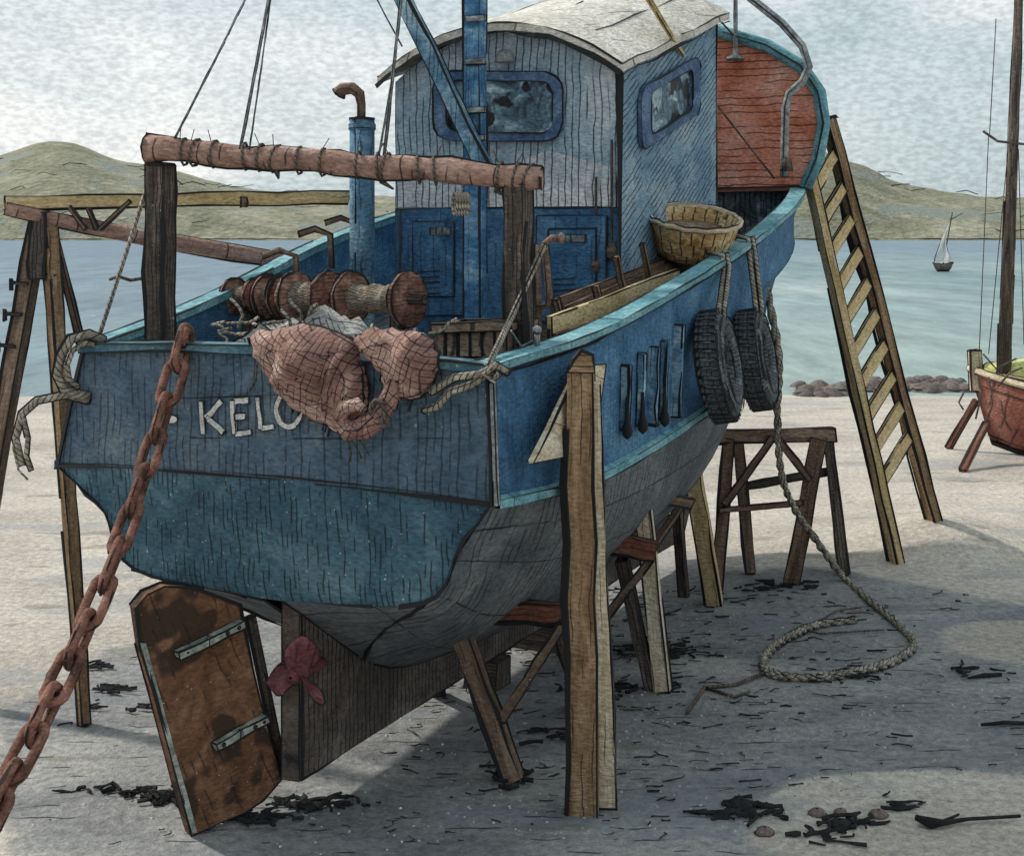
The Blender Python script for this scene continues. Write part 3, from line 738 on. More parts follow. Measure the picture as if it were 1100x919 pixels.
# freeing-port bars on the starboard side
def hullpt(t, py, o=.0):
    """point on the starboard topside at fore-aft t whose picture height is py"""
    a, b = hp('r', t, 1), hp('k', t, 1); best = None
    for i in range(41):
        p = a.lerp(b, i/40); w = BM @ p; y = HY-(w.z-H)/w.y*F
        if best is None or abs(y-py) < best[0]: best = (abs(y-py), p)
    return best[1]+V((0, -o, 0))
def tpx(px):
    best = None
    for i in range(400):
        t = 7*i/399; w = BM @ hp('r', t, 1).lerp(hp('k', t, 1), .5); x = CX+w.x/w.y*F
        if best is None or abs(x-px) < best[0]: best = (abs(x-px), t)
    return best[1]
for k, (px, y0, y1, wd) in enumerate(((668, 392, 462, .07), (685, 378, 455, .05), (697, 372, 456, .09), (709, 366, 450, .05), (724, 350, 448, .09))):
    t = tpx(px); m = MB(); a, b = hullpt(t, y0, .03), hullpt(t, y1, .03)
    m.beam(a, b, wd, .05, up=(1, 0, 0), ink=.011, n=4, jit=.06)
    if k in (0, 1, 3): m.lathe([(0, -.07), (.035, -.04), (.042, 0), (.02, .08), (.012, .25)], b+V((-.03, -.03, .0)), (0, 0, 1), 9, m=1)
    m.build('topside_bar', [M['pipe'], INK], boat)
m = MB()
q0 = hp('r', .02, 1)
m.beam(q0+V((-.03, -.03, -.06)), hp('k', .02, 1)+V((-.03, -.03, 0)), .03, .03, up=(1, 0, 0), ink=.004); m.build('quarter_trim', M['metal'], boat)
# deck beam ends over the rail, port side hoops
for px, py in ((300, 275), (338, 252), (366, 240)):
    m = MB(); p = L(px, py, t=2.2+(px-300)*.02); m.tube([p+V((-.08, .12, .0)), p+V((0, 0, .05)), p+V((.1, -.1, 0)), p+V((.1, -.12, -.3))], .028, n=6, ink=.006); m.build('rail_hoop', M['rustpipe'], boat)

# ------------------------------------------------------------------ THINGS ON THE BOAT (built in the boat's frame, then set free)
def on_boat(name, label, cat, c, group=None): return thing(name, label, cat, BM @ V(c), 0, group)
def pillow(outl, t0, depth, folds=1.0, seed=0, n=9, lean=0):
    m = MB(); pts = [L(x, y, t=t0) for x, y in outl]
    k = 4; dense = []
    N = len(pts)
    for i in range(N):
        for j in range(k):
            s = j/k; q = [pts[(i+o) % N] for o in (-1, 0, 1, 2)]
            dense.append(.5*((2*q[1])+(q[2]-q[0])*s+(2*q[0]-5*q[1]+4*q[2]-q[3])*s*s+(3*q[1]-q[0]-3*q[2]+q[3])*s**3))
    dense = [p+V((0, random.uniform(-.012, .012), random.uniform(-.016, .012))) for p in dense]
    c = sum(dense, V((0, 0, 0)))/len(dense)
    rows = []
    for r_ in range(n+1):
        s = 1-r_/n*.98; row = []
        for i, p in enumerate(dense+[dense[0]]):
            q = c+(p-c)*s
            w = max(0, 1-s**3.0)**.5*depth*.75
            f = noise.noise(V((q.y*5+seed, q.z*3, seed)))*.45+(.5-abs(noise.noise(V((q.y*9+q.z*3.5, seed, q.z*1.6)))))*.9
            row.append(V((q.x-w*(1+folds*f)+lean*(q.z-c.z), q.y, q.z+(-.02*folds*f))))
        rows.append(row)
    m.grid(rows, 0, uv=lambda i, j: (rows[i][j].y, rows[i][j].z))
    m.grid([[V((p.x+.01, p.y, p.z)) for p in rows[0]], [c+V((.03, 0, 0))]*len(rows[0])], 0)
    m.line(rows[0], .010)
    for q in range(len(dense)):
        if dense[q].z < c.z and random.random() < .35:
            p = dense[q]; m.line([p, p+V((-.02, random.uniform(-.03, .03), -random.uniform(.03, .08)))], .006)
    return m, rows
net = on_boat('fishing_net', 'red brown fishing net spilling over the top of the transom', 'net', (-.2, .1, H-1))
A1 = [(268, 362), (300, 350), (345, 350), (384, 368), (392, 400), (396, 425), (386, 448), (350, 456), (324, 440), (300, 418), (284, 395)]
A2 = [(350, 388), (364, 372), (378, 376), (388, 398), (390, 425), (384, 446), (368, 462), (350, 452), (344, 420)]
A3 = [(382, 360), (412, 352), (450, 354), (468, 372), (470, 400), (456, 420), (430, 428), (420, 418), (414, 400), (400, 380)]
A4 = [(362, 455), (366, 438), (388, 430), (408, 414), (428, 410), (424, 430), (412, 456), (396, 470), (374, 471)]
for (A, t0, dp, sd) in ((A1, -.13, .17, 1), (A3, -.13, .15, 9), (A2, -.17, .13, 5)):
    m, rows = pillow(A, t0, dp, 1.4, sd)
    n_ = len(rows[0])
    for j in (4,): m.line([p+V((-.004, 0, 0)) for p in rows[j]], .003)
    m.xf(BM); m.build('net_fold', M['netred'], net)
m = MB(); cp = [(424, 408), (418, 428), (406, 448), (390, 462), (374, 462), (365, 450), (370, 438), (384, 434), (392, 440)]
m.tube([L(x, y, t=-.26-.01*i) for i, (x, y) in enumerate(cp)], [.04, .06, .07, .075, .07, .06, .05, .04, .02], n=10, jit=.12, ink=.006); m.xf(BM); m.build('net_roll', M['netred'], net)
m = MB(); p = L(406, 442, t=-.33); m.tube([p+V((0, .05*math.cos(a*.628), .07*math.sin(a*.628))) for a in range(10)], .018, n=5, closed=True)
for x0, y0, x1, y1 in ((372, 468, 376, 496), (376, 470, 388, 492), (384, 470, 396, 488), (430, 428, 470, 412), (276, 390, 268, 420)):
    m.tube([L(x0, y0, t=-.2), L((x0+x1)/2+3, (y0+y1)/2+3, t=-.18), L(x1, y1, t=-.15)], .008, n=4)
m.xf(BM); m.split('net_cord', M['dkrope'], net)
# grey heap
gh = on_boat('net_heap', 'grey heap of net and rope behind the red net on the stern', 'net', (.5, 0, H-1.2))
m = MB(); rows = []
for i in range(27):
    row = []
    for j in range(15):
        t = .08+j/14*1.3; l = -1.0+i/26*2.1
        e = math.sin(math.pi*min(1, max(0, i/26)))**.5*math.sin(math.pi*min(1, .25+j/14*.75))**.6
        z = H-1.30+e*(.68+.16*noise.noise(V((t*4, l*4, 2)))+.10*noise.noise(V((t*13, l*13, 5))))
        row.append(B(t, l, z))
    rows.append(row)
m.grid(rows)
for q in range(24):
    i = random.randrange(2, 24); j = random.randrange(1, 8); p = rows[i][j]
    m.line([p, rows[i+1][j+1]+V((0, 0, .02)), rows[min(26, i+2)][j]+V((0, 0, .0))], .007)
m.xf(BM); m.build('heap', M['netgrey'], gh)
m = MB()
for q in range(22):
    p = B(random.uniform(.1, .7), random.uniform(-.9, .95), H-.70+random.uniform(0, .06)); pp = [p]
    d = V((random.uniform(-1, 1), random.uniform(-1, 1), 0))
    for k in range(6): d = (d+V((random.uniform(-1, 1), random.uniform(-1, 1), random.uniform(-.3, .3)))*.8).normalized(); pp.append(pp[-1]+d*.05)
    m.tube(pp, .011, n=5)
m.xf(BM); m.split('rope_tail', M['rope'], gh)
# white rope over the quarter
m = MB(); rp_ = [(585, 262, .95), (552, 335, .8), (522, 398, -.06), (500, 410, -.12), (486, 420, -.12), (470, 436, -.1), (456, 460, -.1)]
m.tube([L(x, y, t=t) for x, y, t in rp_[:3]], .022, n=7, ink=.005)
m.tube([L(535, 392, t=-.0), L(515, 402, t=-.12), L(488, 405, t=-.13), L(462, 421, t=-.14)], .024, n=7, ink=.006)
m.tube([L(530, 396, t=-.02), L(508, 412, t=-.13), L(484, 420, t=-.13), L(470, 436, t=-.12), L(455, 440, t=-.11)], .024, n=7, ink=.006)
m.tube([L(545, 400, t=.0), L(532, 392, t=-.1), L(520, 403, t=-.12), L(530, 408, t=-.12), L(540, 398, t=.02)], .022, n=7, ink=.006)
m.xf(BM); o = thing('mooring_rope', 'pale rope knotted round the starboard quarter of the blue boat', 'rope', BM @ B(0, 1.5, H-.8)); m.split('rope_strand', M['rope'], o)
# crate on deck
ct = on_boat('fish_crate', 'old brown slatted fish crate on the after deck', 'crate', (1.0, -.9, H-1.3))
m = MB(); q = [L(466, 352, t=.75), L(545, 350, t=.75)]; d = V((.45, 0, 0)); up = V((0, 0, .34))
a, b = q[0], q[1]
for k in range(6):
    s0, s1_ = k/6+.012, (k+1)/6-.012; p0, p1 = a.lerp(b, s0), a.lerp(b, s1_)
    m.slab([p0-up, p1-up, p1-up*.08, p0-up*.08], (.03, 0, 0), ink=.006)
m.xf(BM); m.split('front_board', M['crate'], ct)
m = MB(); m.beam(a, b, .07, .06, ink=.008); m.beam(a-up, b-up, .06, .05, ink=.008); m.beam(a, a+d, .06, .06, ink=.008); m.beam(b, b+d, .06, .06, ink=.008); m.beam(a+d, b+d, .06, .06, ink=.008)
m.slab([a+d-up, b+d-up, b+d, a+d], (.03, 0, 0)); m.slab([b-up, b+d-up, b+d, b], (0, .03, 0)); m.slab([a-up, a+d-up, a+d, a], (0, -.03, 0)); m.slab([a-up*.6, b-up*.6, b-up*.6+d, a-up*.6+d], (0, 0, -.02))
m.xf(BM); m.build('crate_frame', M['crate'], ct)
# plank trough along the rail
tr = on_boat('plank_trough', 'long pale ochre plank trough lying inside the starboard rail', 'trough', (2.8, -1.4, H-.9))
m = MB(); a, b = L(590, 352, l=1.42), L(728, 300, l=1.44)
m.beam(a-V((0, 0, .02)), b, .045, .2, ink=.008, n=6, jit=.04); m.xf(BM); m.build('outer_plank', M['yellow'], tr)
m = MB(); a2, b2 = L(606, 338, l=1.12), L(742, 282, l=1.30)
m.beam(a2, b2, .05, .14, ink=.008); m.beam(a2+V((.0, .08, .05)), b2+V((0, .05, .06)), .05, .14, ink=.008)
m.beam(a2-V((0, .12, .1)), b2-V((0, .1, .14)), .3, .04, ink=.008); m.xf(BM); m.build('inner_plank', M['wood'], tr)
m = MB()
for x, y in ((597, 332), (640, 318), (662, 286), (690, 272)):
    p = L(x, y, l=1.3); m.beam(p+V((0, 0, .08)), p+V((.12, -.03, -.24)), .045, .035, ink=.007, n=2)
m.beam(a-V((0, 0, .12)), a+V((0, .3, -.1)), .04, .24, ink=.008, n=2)
m.xf(BM); m.split('rib', M['wood'], tr)
m = MB(); m.beam(L(598, 366, l=1.50), L(700, 332, l=1.52), .05, .09, ink=.007); m.xf(BM); m.build('foot_plank', M['redwood'], tr)
# basket
bc = L(742, 274, l=1.42); bw = BM @ bc
bk_ = thing('cane_basket', 'round golden cane basket standing at the wheelhouse corner', 'basket', bw)
bz = bw; BA = V((.06, -.30, 1)).normalized(); BX = BA.orthogonal().normalized(); BY = BA.cross(BX)
m = MB(); m.lathe([(0.0, .0), (.30, .0), (.34, .08), (.385, .2), (.42, .33), (.425, .36), (.39, .355), (.375, .3), (.33, .16), (.29, .04), (0, .035)], bz, BA, 28, ink=(1, 5), inkr=.009, jit=.012); m.build('basket_body', M['basket'], bk_)
m = MB(); pth = [bz+BA*(.36+.008*math.sin(a*3))+(BX*math.cos(a*.2244)+BY*math.sin(a*.2244))*.425 for a in range(28)]
m.tube(pth, .026, n=6, closed=True, ink=.007); m.build('basket_rim', M['pale'], bk_)
m = MB(); pth = [bz+V((-.42-.05*math.sin(a*.45), -.1+.2*a/7, .28+.05*math.sin(a*.45))) for a in range(8)]; m.tube(pth, .02, n=6, ink=.006); m.build('basket_handle', M['dkrope'], bk_)
for k in range(9):
    pass
m = MB(); m.lathe([(0, .10), (.2, .12), (.3, .13), (.355, .24), (.2, .27), (0.05, .22)], bz, BA, 14, jit=.12); m.build('basket_contents', M['crate'], bk_)
# tyres
def tyre(cx, cy, t_, rad, label):
    z0 = None; c = L(cx, cy, l=tv('rb', t_)+.13); w = BM @ c
    o = thing('tyre', label, 'tyre', w, 0, 'tyres hung as fenders on the starboard side')
    ax = (BM.to_3x3() @ V((.10, -1, .16))).normalized()
    m = MB(); pf = []
    for i in range(21):
        a = 2*math.pi*i/20; rr = .125; pf.append((rad-rr+rr*math.cos(a)*(1.0 if math.cos(a) < 0 else 1.05), .12*math.sin(a)*1.1))
    m.lathe(pf[::-1], w, ax, 36, jit=.004)
    x = ax.orthogonal().normalized(); y = ax.cross(x)
    for rr_, zz_ in ((rad-.02, .09), (rad-.05, .12), (rad-.13, .135), (rad-.02, -.09), (rad-.22, .08)):
        m.line([w+ax*zz_+(x*math.cos(2*math.pi*j/36)+y*math.sin(2*math.pi*j/36))*rr_*1.0 for j in range(37)], .008)
    for j in range(40):                                # tread blocks
        a = 2*math.pi*j/40; e = x*math.cos(a)+y*math.sin(a); e2 = -x*math.sin(a)+y*math.cos(a)
        m.beam(w+e*(rad+.0)-ax*.085, w+e*(rad+.0)+ax*.085+e2*.03, .045, .02, up=e, ink=.0035, n=1, jit=.12)
    m.build('tyre_carcass', M['rubber'], o)
    m = MB(); top = w+V((0, 0, rad-.22)); rl = hp('r', t_, 1); rw = BM @ (rl+V((0, .02, .08)))
    m.tube([top, top+V((.0, -.02, .22)), rw+V((.02, -.08, -.15)), rw+V((.01, -.07, .0)), rw+V((-.1, .08, .03))], .024, n=7, ink=.006); m.tube([top+V((.04, 0, .0)), top+V((.05, -.02, .25)), rw+V((.07, -.08, -.1)), rw+V((.05, -.05, .02))], .02, n=7, ink=.006)
    m.build('tyre_rope', M['rope'], o)
tyre(772, 393, 4.3, .47, 'worn black tyre fender nearer the stern, lower left of the pair')
tyre(812, 386, 5.1, .46, 'worn black tyre fender nearer the ladder, right of the pair')

# chain
ch = thing('rusty_chain', 'heavy rusty chain running down from the transom to the foreground', 'chain', G(-60, 960))
P0, P1 = W(196, 374, 9.62), W(-8, 872, 7.4); P2 = V((P1.x-.35, P1.y-.8, .05))
def cpt(s):
    if s < 1:
        p = P0.lerp(P1, s); p.x += .05*math.sin(s*math.pi); p.z -= .14*math.sin(s*math.pi); return p
    return P1.lerp(P2, s-1)
def link(c, d, flip):
    m = MB(); d = d.normalized(); a = d.cross(V((0, 1, 0))).normalized(); b = d.cross(a)
    x = (a*math.cos(flip)+b*math.sin(flip)).normalized(); L2, w2 = .105, .062; pts = []
    for i in range(20):
        t = 2*math.pi*i/20; pts.append(c+x*math.cos(t)*w2+d*(math.sin(t)*w2+(L2*(1 if math.sin(t) >= 0 else -1) if abs(math.sin(t)) > .01 else 0)))
    m.tube(pts, .030, n=8, closed=True, jit=.06)
    # pen lines round the outside of the link
    m.line([p+(p-c).normalized()*.027+V((0, -.010, 0)) for p in pts]+[pts[0]+(pts[0]-c).normalized()*.027+V((0, -.01, 0))], .0055)
    m.line([p-(p-c).normalized()*.022+V((0, -.016, 0)) for p in pts], .004)
    return m
tot = (P1-P0).length; pit = .255; k = 0; s = 0
while s < 2:
    c = cpt(s); d = cpt(min(s+.02, 2.02))-c if s < 1.97 else cpt(s)-cpt(s-.02)
    link(c, d, R(20 if k % 2 else 100)+random.uniform(-.25, .25)).build('chain_link', M['chain'], ch)
    k += 1; s += pit/(tot if s < 1 else (P2-P1).length)
m = MB(); m.tube([P0+V((.02, .15, .08)), P0+V((.02, .02, .12)), P0+V((0, -.04, .02))], .03, n=8, ink=.008); m.build('chain_staple', M['chain'], ch)

# frayed rope over the port quarter
fr = thing('frayed_rope', 'frayed brown rope curling round the port quarter of the boat', 'rope', W(80, 430, 10.1))
m = MB()
def wpath(pts, Y): return [W(x, y, Y+(e if e else 0)) for x, y, e in pts]
m.tube(wpath([(112, 366, 0), (95, 359, -.05), (76, 364, -.1), (65, 382, -.12), (61, 402, -.12), (68, 418, -.1), (84, 424, -.05), (96, 426, 0)], 10.1), .034, n=8, ink=.008)
m.tube(wpath([(108, 372, 0), (92, 368, -.06), (78, 376, -.1), (72, 392, -.12), (74, 408, -.1), (84, 416, -.05)], 10.05), .022, n=7, ink=.006)
m.tube(wpath([(96, 430, 0), (70, 424, -.1), (40, 430, -.12), (24, 444, -.1), (17, 470, -.08), (24, 500, -.08)], 10.1), .026, n=8, ink=.007)
m.tube(wpath([(24, 444, -.1), (30, 470, -.1), (28, 490, -.1), (34, 505, -.1)], 10.1), .018, n=6, ink=.005)
m.tube(wpath([(20, 460, -.1), (14, 480, -.1), (20, 505, -.1), (30, 515, -.1)], 10.1), .008, n=5)
m.split('rope_strand', M['rope'], fr)

# ------------------------------------------------------------------ PROPS UNDER THE HULL
pp = thing('shore_prop', 'tall squared brown timber prop standing against the starboard quarter', 'prop', G(640, 868))
f0 = G(627, 870); tp = W(624, 395, 9.30); f1 = V((f0.x, f0.y, -.02))
m = MB(); m.beam(f1, tp, .20, .17, up=(-.15, -1, 0), ink=.013, n=8, jit=.035, taper=.85); tpp = tp; m.slab([tp+V((-.085, -.09, -.02)), tp+V((.085, -.09, -.02)), tp+V((.07, -.09, .09)), tp+V((.0, -.09, .12)), tp+V((-.05, -.09, .06))], (0, .16, 0), ink=.008); m.build('post', M['post'], pp)
m = MB(); m.beam(G(651, 864), W(640, 410, 9.32), .15, .12, up=(-.1, -1, 0), ink=.008, n=7, taper=.38); m.build('facing_plank', M['pale'], pp)
m = MB(); ql = [L(x, y, l=1.79) for x, y in ((566, 497), (584, 462), (612, 402), (622, 394), (645, 391), (640, 430), (625, 484), (600, 490))]
m.slab(ql, (0, -.04, 0), ink=.010); m.xf(BM); m.build('hull_pad', M['pale'], pp)

def frame(name, label, specs, base, group=None):
    o = thing(name, label, 'trestle', base, 0, group)
    for (nm, p, q, w, h, mt) in specs:
        m = MB(); m.beam(p, q, w, h, up=(-.3, -1, .1), ink=.010 if w > .1 else .008, n=5, jit=.06); m.build(nm, M[mt], o)
    return o
frame('hull_trestle', 'brown timber trestle under the hull just left of the tall prop', [
    ('cross_beam', W(503, 657, 10.7), W(612, 657, 10.5), .13, .16, 'redwood'),
    ('leg', W(492, 672, 10.55), G(553, 838), .13, .12, 'wood'),
    ('leg', W(600, 660, 10.9), G(628, 760), .11, .11, 'wood'),
    ('brace', W(606, 668, 10.45), W(538, 774, 10.35), .065, .06, 'wood')], G(560, 800), 'trestles under the blue hull')
frame('hull_trestle', 'pale and brown trestle under the hull behind the tall prop', [
    ('cross_beam', W(640, 580, 12.1), W(704, 592, 12.0), .15, .15, 'redwood'),
    ('leg', W(668, 600, 12.2), W(700, 742, 12.35), .10, .10, 'darkwood'),
    ('leg', W(686, 495, 12.1), G(712, 742), .13, .12, 'pale'),
    ('leg', W(660, 560, 12.6), G(688, 690), .10, .10, 'wood'),
    ('brace', W(700, 600, 12.0), W(642, 672, 12.1), .06, .06, 'wood'),
    ('tie_plank', W(680, 530, 12.4), W(742, 540, 13.2), .09, .05, 'wood')], G(705, 735), 'trestles under the blue hull')
sp = thing('slanted_prop', 'slim ochre brown prop slanting under the hull below the tyres', 'prop', G(766, 650))
m = MB(); m.beam(G(767, 648), W(736, 452, 14.2), .17, .14, up=(-.3, -1, 0), ink=.012, n=6, jit=.05); m.build('post', M['yellow'], sp)
m = MB(); m.beam(W(733, 540, 14.6), W(703, 585, 14.0), .06, .05, ink=.007); m.build('brace', M['wood'], sp)
dk = thing('dark_prop', 'thin dark prop deep under the hull behind the pale trestle leg', 'prop', G(735, 640))
m = MB(); m.beam(G(735, 640), W(722, 470, 15.2), .09, .09, ink=.010); m.build('post', M['darkwood'], dk)
dk2 = thing('dark_prop', 'short black prop against the keel left of the first trestle', 'prop', G(470, 745))
m = MB(); m.beam(G(470, 745), W(474, 664, 11.6), .10, .10, ink=.02); m.build('post', M['darkwood'], dk2)
# port side props
dk3 = thing('port_prop', 'thin tan prop leaning beside the port quarter, left of the chain', 'prop', G(91, 778))
m = MB(); m.beam(G(91, 778), W(52, 235, 12.0), .075, .075, up=(1, -1, 0), ink=.009, n=8, taper=1.5); m.build('post', M['post'], dk3)

# saw-horse trestle
sh = thing('sawhorse', 'brown wooden four legged trestle standing clear beside the rope', 'trestle', G(835, 620))
def addb(nm, p, q, w, h, mt, o, ink=.009):
    m = MB(); m.beam(p, q, w, h, up=(-.2, -1, .05), ink=ink, n=5, jit=.05); return m.build(nm, M[mt], o)
Yf, Yb = 15.75, 16.9
addb('top_beam', W(768, 468, Yf), W(896, 466, Yf+.2), .14, .13, 'wood', sh)
addb('leg', W(783, 470, Yf), G(770, 632), .13, .12, 'wood', sh)
addb('leg', W(880, 470, Yf+.1), G(850, 626), .17, .12, 'wood', sh)
addb('leg', W(793, 472, Yb), G(806, 615), .12, .12, 'wood', sh)
addb('leg', W(890, 472, Yb), G(907, 617), .12, .12, 'darkwood', sh)
addb('brace', W(830, 470, Yf-.02), W(778, 542, Yf-.02), .07, .06, 'wood', sh)
addb('brace', W(834, 470, Yf-.02), W(870, 515, Yf-.02), .07, .06, 'wood', sh)
addb('stretcher', W(772, 548, Yf-.06), W(862, 540, Yf+.05), .05, .05, 'wood', sh)
addb('stretcher', W(800, 522, Yb), W(898, 505, Yb), .08, .07, 'darkwood', sh)

# ladder
ld = thing('wooden_ladder', 'long ochre wooden ladder leaning against the blue bow', 'ladder', G(965, 607))
A0, A1_ = G(964, 606), W(862, 152, 16.35)
B0, B1_ = W(1004, 560, 18.05), W(889, 128, 17.1)
m = MB(); m.beam(A0, A1_, .15, .10, up=(-1, -.4, 0), ink=.012, n=12, jit=.05); m.build('stile', M['yellow'], ld)
m = MB(); m.beam(B0, B1_, .17, .12, up=(-1, -.4, 0), ink=.019, n=12, jit=.06); m.build('stile', M['post'], ld)
for k in range(10):
    s = .195+k*.077; m = MB(); m.beam(A0.lerp(A1_, s), B0.lerp(B1_, s+.035), .05, .13, up=(-.4, .2, 1), ink=.009, n=3); m.build('rung', M['yellow'], ld)

# rope from the bow to the ground with a loose coil
ro = thing('ground_rope', 'pale twisted rope dropping from the bow to a loose coil on the beach', 'rope', G(900, 700, 0))
pts = [W(822, 305, 14.6), W(836, 380, 15.0), W(835, 440, 15.2), W(838, 500, 15.3), W(850, 540, 15.4), W(875, 578, 15.6), G(905, 618, .05), G(935, 645, .03), G(962, 668, .03), G(982, 690, .03), G(966, 707, .03), G(930, 719, .03), G(880, 727, .03), G(835, 725, .03), G(820, 712, .03), G(832, 694, .03), G(855, 680, .04), G(880, 670, .04), G(930, 664, .03)]
sp_ = []
for i in range(len(pts)-1):
    q = [pts[max(0, min(len(pts)-1, i+o))] for o in (-1, 0, 1, 2)]
    for j in range(6):
        s = j/6; sp_.append(.5*((2*q[1])+(q[2]-q[0])*s+(2*q[0]-5*q[1]+4*q[2]-q[3])*s*s+(3*q[1]-q[0]-3*q[2]+q[3])*s**3))
m = MB()
for ph in (0, math.pi):
    hx = []
    for i, p in enumerate(sp_):
        for sub in range(2):
            if i+1 >= len(sp_): break
            q = p.lerp(sp_[i+1], sub/2); d = (sp_[i+1]-p).normalized(); x = d.cross(V((.1, 1, .2))).normalized(); y = d.cross(x); a = (i*2+sub)*1.05+ph
            hx.append(q+(x*math.cos(a)+y*math.sin(a))*.019)
    m.tube(hx, .026, n=6, ink=.005)
m.split('rope_strand', M['rope'], ro)
m = MB(); m.tube([G(862, 676, .03), G(900, 655, .03), G(925, 652, .03)], .010, n=5); m.tube([G(862, 676, .02), G(880, 680, .02), G(915, 678, .02), G(950, 676, .02)], .010, n=5)
m.tube([G(822, 722, .02), G(790, 735, .02), G(757, 738, .02), G(738, 765, .02)], .016, n=5); m.tube([G(757, 738, .02), G(790, 748, .02), G(805, 742, .02)], .014, n=5)
m.split('rope_tail', M['dkrope'], ro)

# ------------------------------------------------------------------ LEFT STAGING
st = thing('staging_trestle', 'tall spiked timber staging frame at the far left', 'frame', W(20, 600, 12))
addb('leg', W(44, 232, 12.0), W(-48, 745, 12.0), .13, .12, 'wood', st)
addb('leg', W(58, 250, 12.1), W(88, 372, 12.3), .05, .05, 'wood', st)
addb('head_post', W(45, 228, 11.98), W(43, 300, 11.95), .14, .13, 'darkwood', st)
for k, y in enumerate((305, 338, 372)):
    m = MB(); p = W(30-k*7, y, 11.9); m.beam(p, p+V((-.14, 0, .01)), .02, .02, ink=.006, n=1); m.beam(p+V((-.14, 0, .04)), p+V((-.14, 0, -.05)), .02, .02, ink=.006, n=1); m.build('spike', M['darkwood'], st)
m = MB(); m.tube([W(33, 290, 11.9), W(60, 296, 11.9), W(50, 302, 11.9)], .012, n=5); m.build('tie_cord', M['dkrope'], st)
yp = thing('staging_plank', 'ochre plank reaching level from the staging frame to the boat', 'plank', W(190, 214, 12.4))
m = MB(); m.beam(W(4, 218, 11.9), W(374, 212, 13.0), .10, .11, ink=.009, n=9, jit=.09); m.build('plank', M['yellow'], yp)
m = MB()
for a, b in (((75, 222), (92, 246)), ((95, 224), (104, 246)), ((140, 216), (108, 246)), ((262, 212), (262, 222))): m.beam(W(*a, 12.05), W(*b, 12.05), .05, .03, ink=.007, n=2)
m.split('hanger', M['wood'], yp)
rb = thing('red_spar', 'red brown pole sloping from the staging down to the port rail', 'pole', W(160, 250, 12.4))
m = MB(); m.tube([W(6, 224, 11.85), W(60, 236, 12.0), W(160, 256, 12.4), W(250, 271, 12.8), W(322, 282, 13.1)], [.05, .06, .07, .075, .06], n=8, ink=.009, jit=.06); m.build('pole', M['log'], rb)

# ------------------------------------------------------------------ RIGHT: beached red boat
rbt = thing('beached_boat', 'small red hulled sailing boat with lime cover propped on the beach', 'boat', W(1110, 480, 26.5))
def rw(px, py, Y): return W(px, py, Y)
NB = 14; rows = []; ax0 = V((8.36, 26.0, 0)); dv = V((.82, -.57, 0)); sv_ = V((-.57, -.82, 0))
m = MB()
for i in range(NB+1):
    s = i/NB; c_ = ax0+dv*(s*6.5); half = .05+1.15*math.sin(math.pi*min(.55, s*.85))**.75
    sh_ = H-2.50-.36*math.sin(math.pi*min(1, s*1.1))
    r_ = []
    pr_ = [(1, sh_), (.98, sh_-.22), (.85, sh_-.75), (.45, sh_-1.15), (.07, sh_-1.3), (.07, .30+.4*(1-s)**4)]
    for a, z in pr_: r_.append(c_+dv*(.30*(sh_-z)*(1-s)**2)+sv_*half*a+V((0, 0, z)))
    for a, z in pr_[::-1]: r_.append(c_+dv*(.30*(sh_-z)*(1-s)**2)-sv_*half*a+V((0, 0, z)))
    rows.append(r_)
m.grid(rows)
m.line([r_[0] for r_ in rows], .020); m.line([r_[1] for r_ in rows], .010); m.line([r_[3] for r_ in rows], .03); m.line([r_[4] for r_ in rows], .045); m.line([r_[5] for r_ in rows], .02); m.line([r_[-1] for r_ in rows], .015); m.line(rows[0][:6], .02)
m.build('hull', M['hullred'], rbt)
m = MB(); m.grid([[r_[0].lerp(r_[-1], j/6)+V((0, 0, .01)) for j in range(7)] for r_ in rows]); m.build('deck', M['pale'], rbt)
m = MB()
for e in (0, -1): m.tube([r_[e]+V((0, 0, .04)) for r_ in rows], .06, n=6, ink=.014)
m.split('rail', M['pale'], rbt)
m = MB(); rw_ = []
for i in range(9):
    s = i/8; c_ = ax0+dv*(.3+s*4.6); hf = .22+.75*min(1, s*1.8); k = math.sin(math.pi*min(.5, .1+s*.7))
    rw_.append([c_+sv_*hf*math.cos(math.pi*j/8)+V((0, 0, H-2.50-.16*s+.46*k*math.sin(math.pi*j/8)**.7+.03*noise.noise(V((s*7, j, 0)))))for j in range(9)])
m.grid(rw_); m.line([r_[0] for r_ in rw_], .016); m.line(rw_[0], .016); m.line([r_[4] for r_ in rw_], .012); m.line(rw_[4], .010); m.build('boat_cover', M['lime'], rbt)
m = MB(); m.beam(W(1049, 420, 25.85), W(1047, 376, 25.85), .20, .16, ink=.016, n=2); m.build('stem_head', M['pale'], rbt)
m = MB(); m.tube([W(1078, 400, 25.3), W(1087, 190, 25.3), W(1095, -20, 25.3)], [.13, .10, .075], n=8, ink=.016); ms = m.build('mast', M['darkwood'], rbt)
m = MB(); m.tube([W(1056, 141, 25.2), W(1072, 152, 25.2), W(1100, 155, 25.2)], .025, n=5); m.build('spreader', M['dkrope'], ms)
for a, b in (((1062, 145), (1052, 376)), ((1083, 160), (1062, 380)), ((1094, 160), (1100, 370)), ((1070, 20), (1063, 145))):
    m = MB(); m.tube([W(*a, 25.3), W(*b, 25.3)], .009, n=4); m.build('shroud', M['dkrope'], rbt)
for a, b in (((1048, 430), (1019, 481)), ((1060, 455), (1034, 506))):
    m = MB(); g = G(*b); m.beam(g, W(*a, 25.8 if b[1] < 500 else 24.7), .10, .09, ink=.014, n=3); m.build('prop_leg', M['redwood'], rbt)
m = MB()
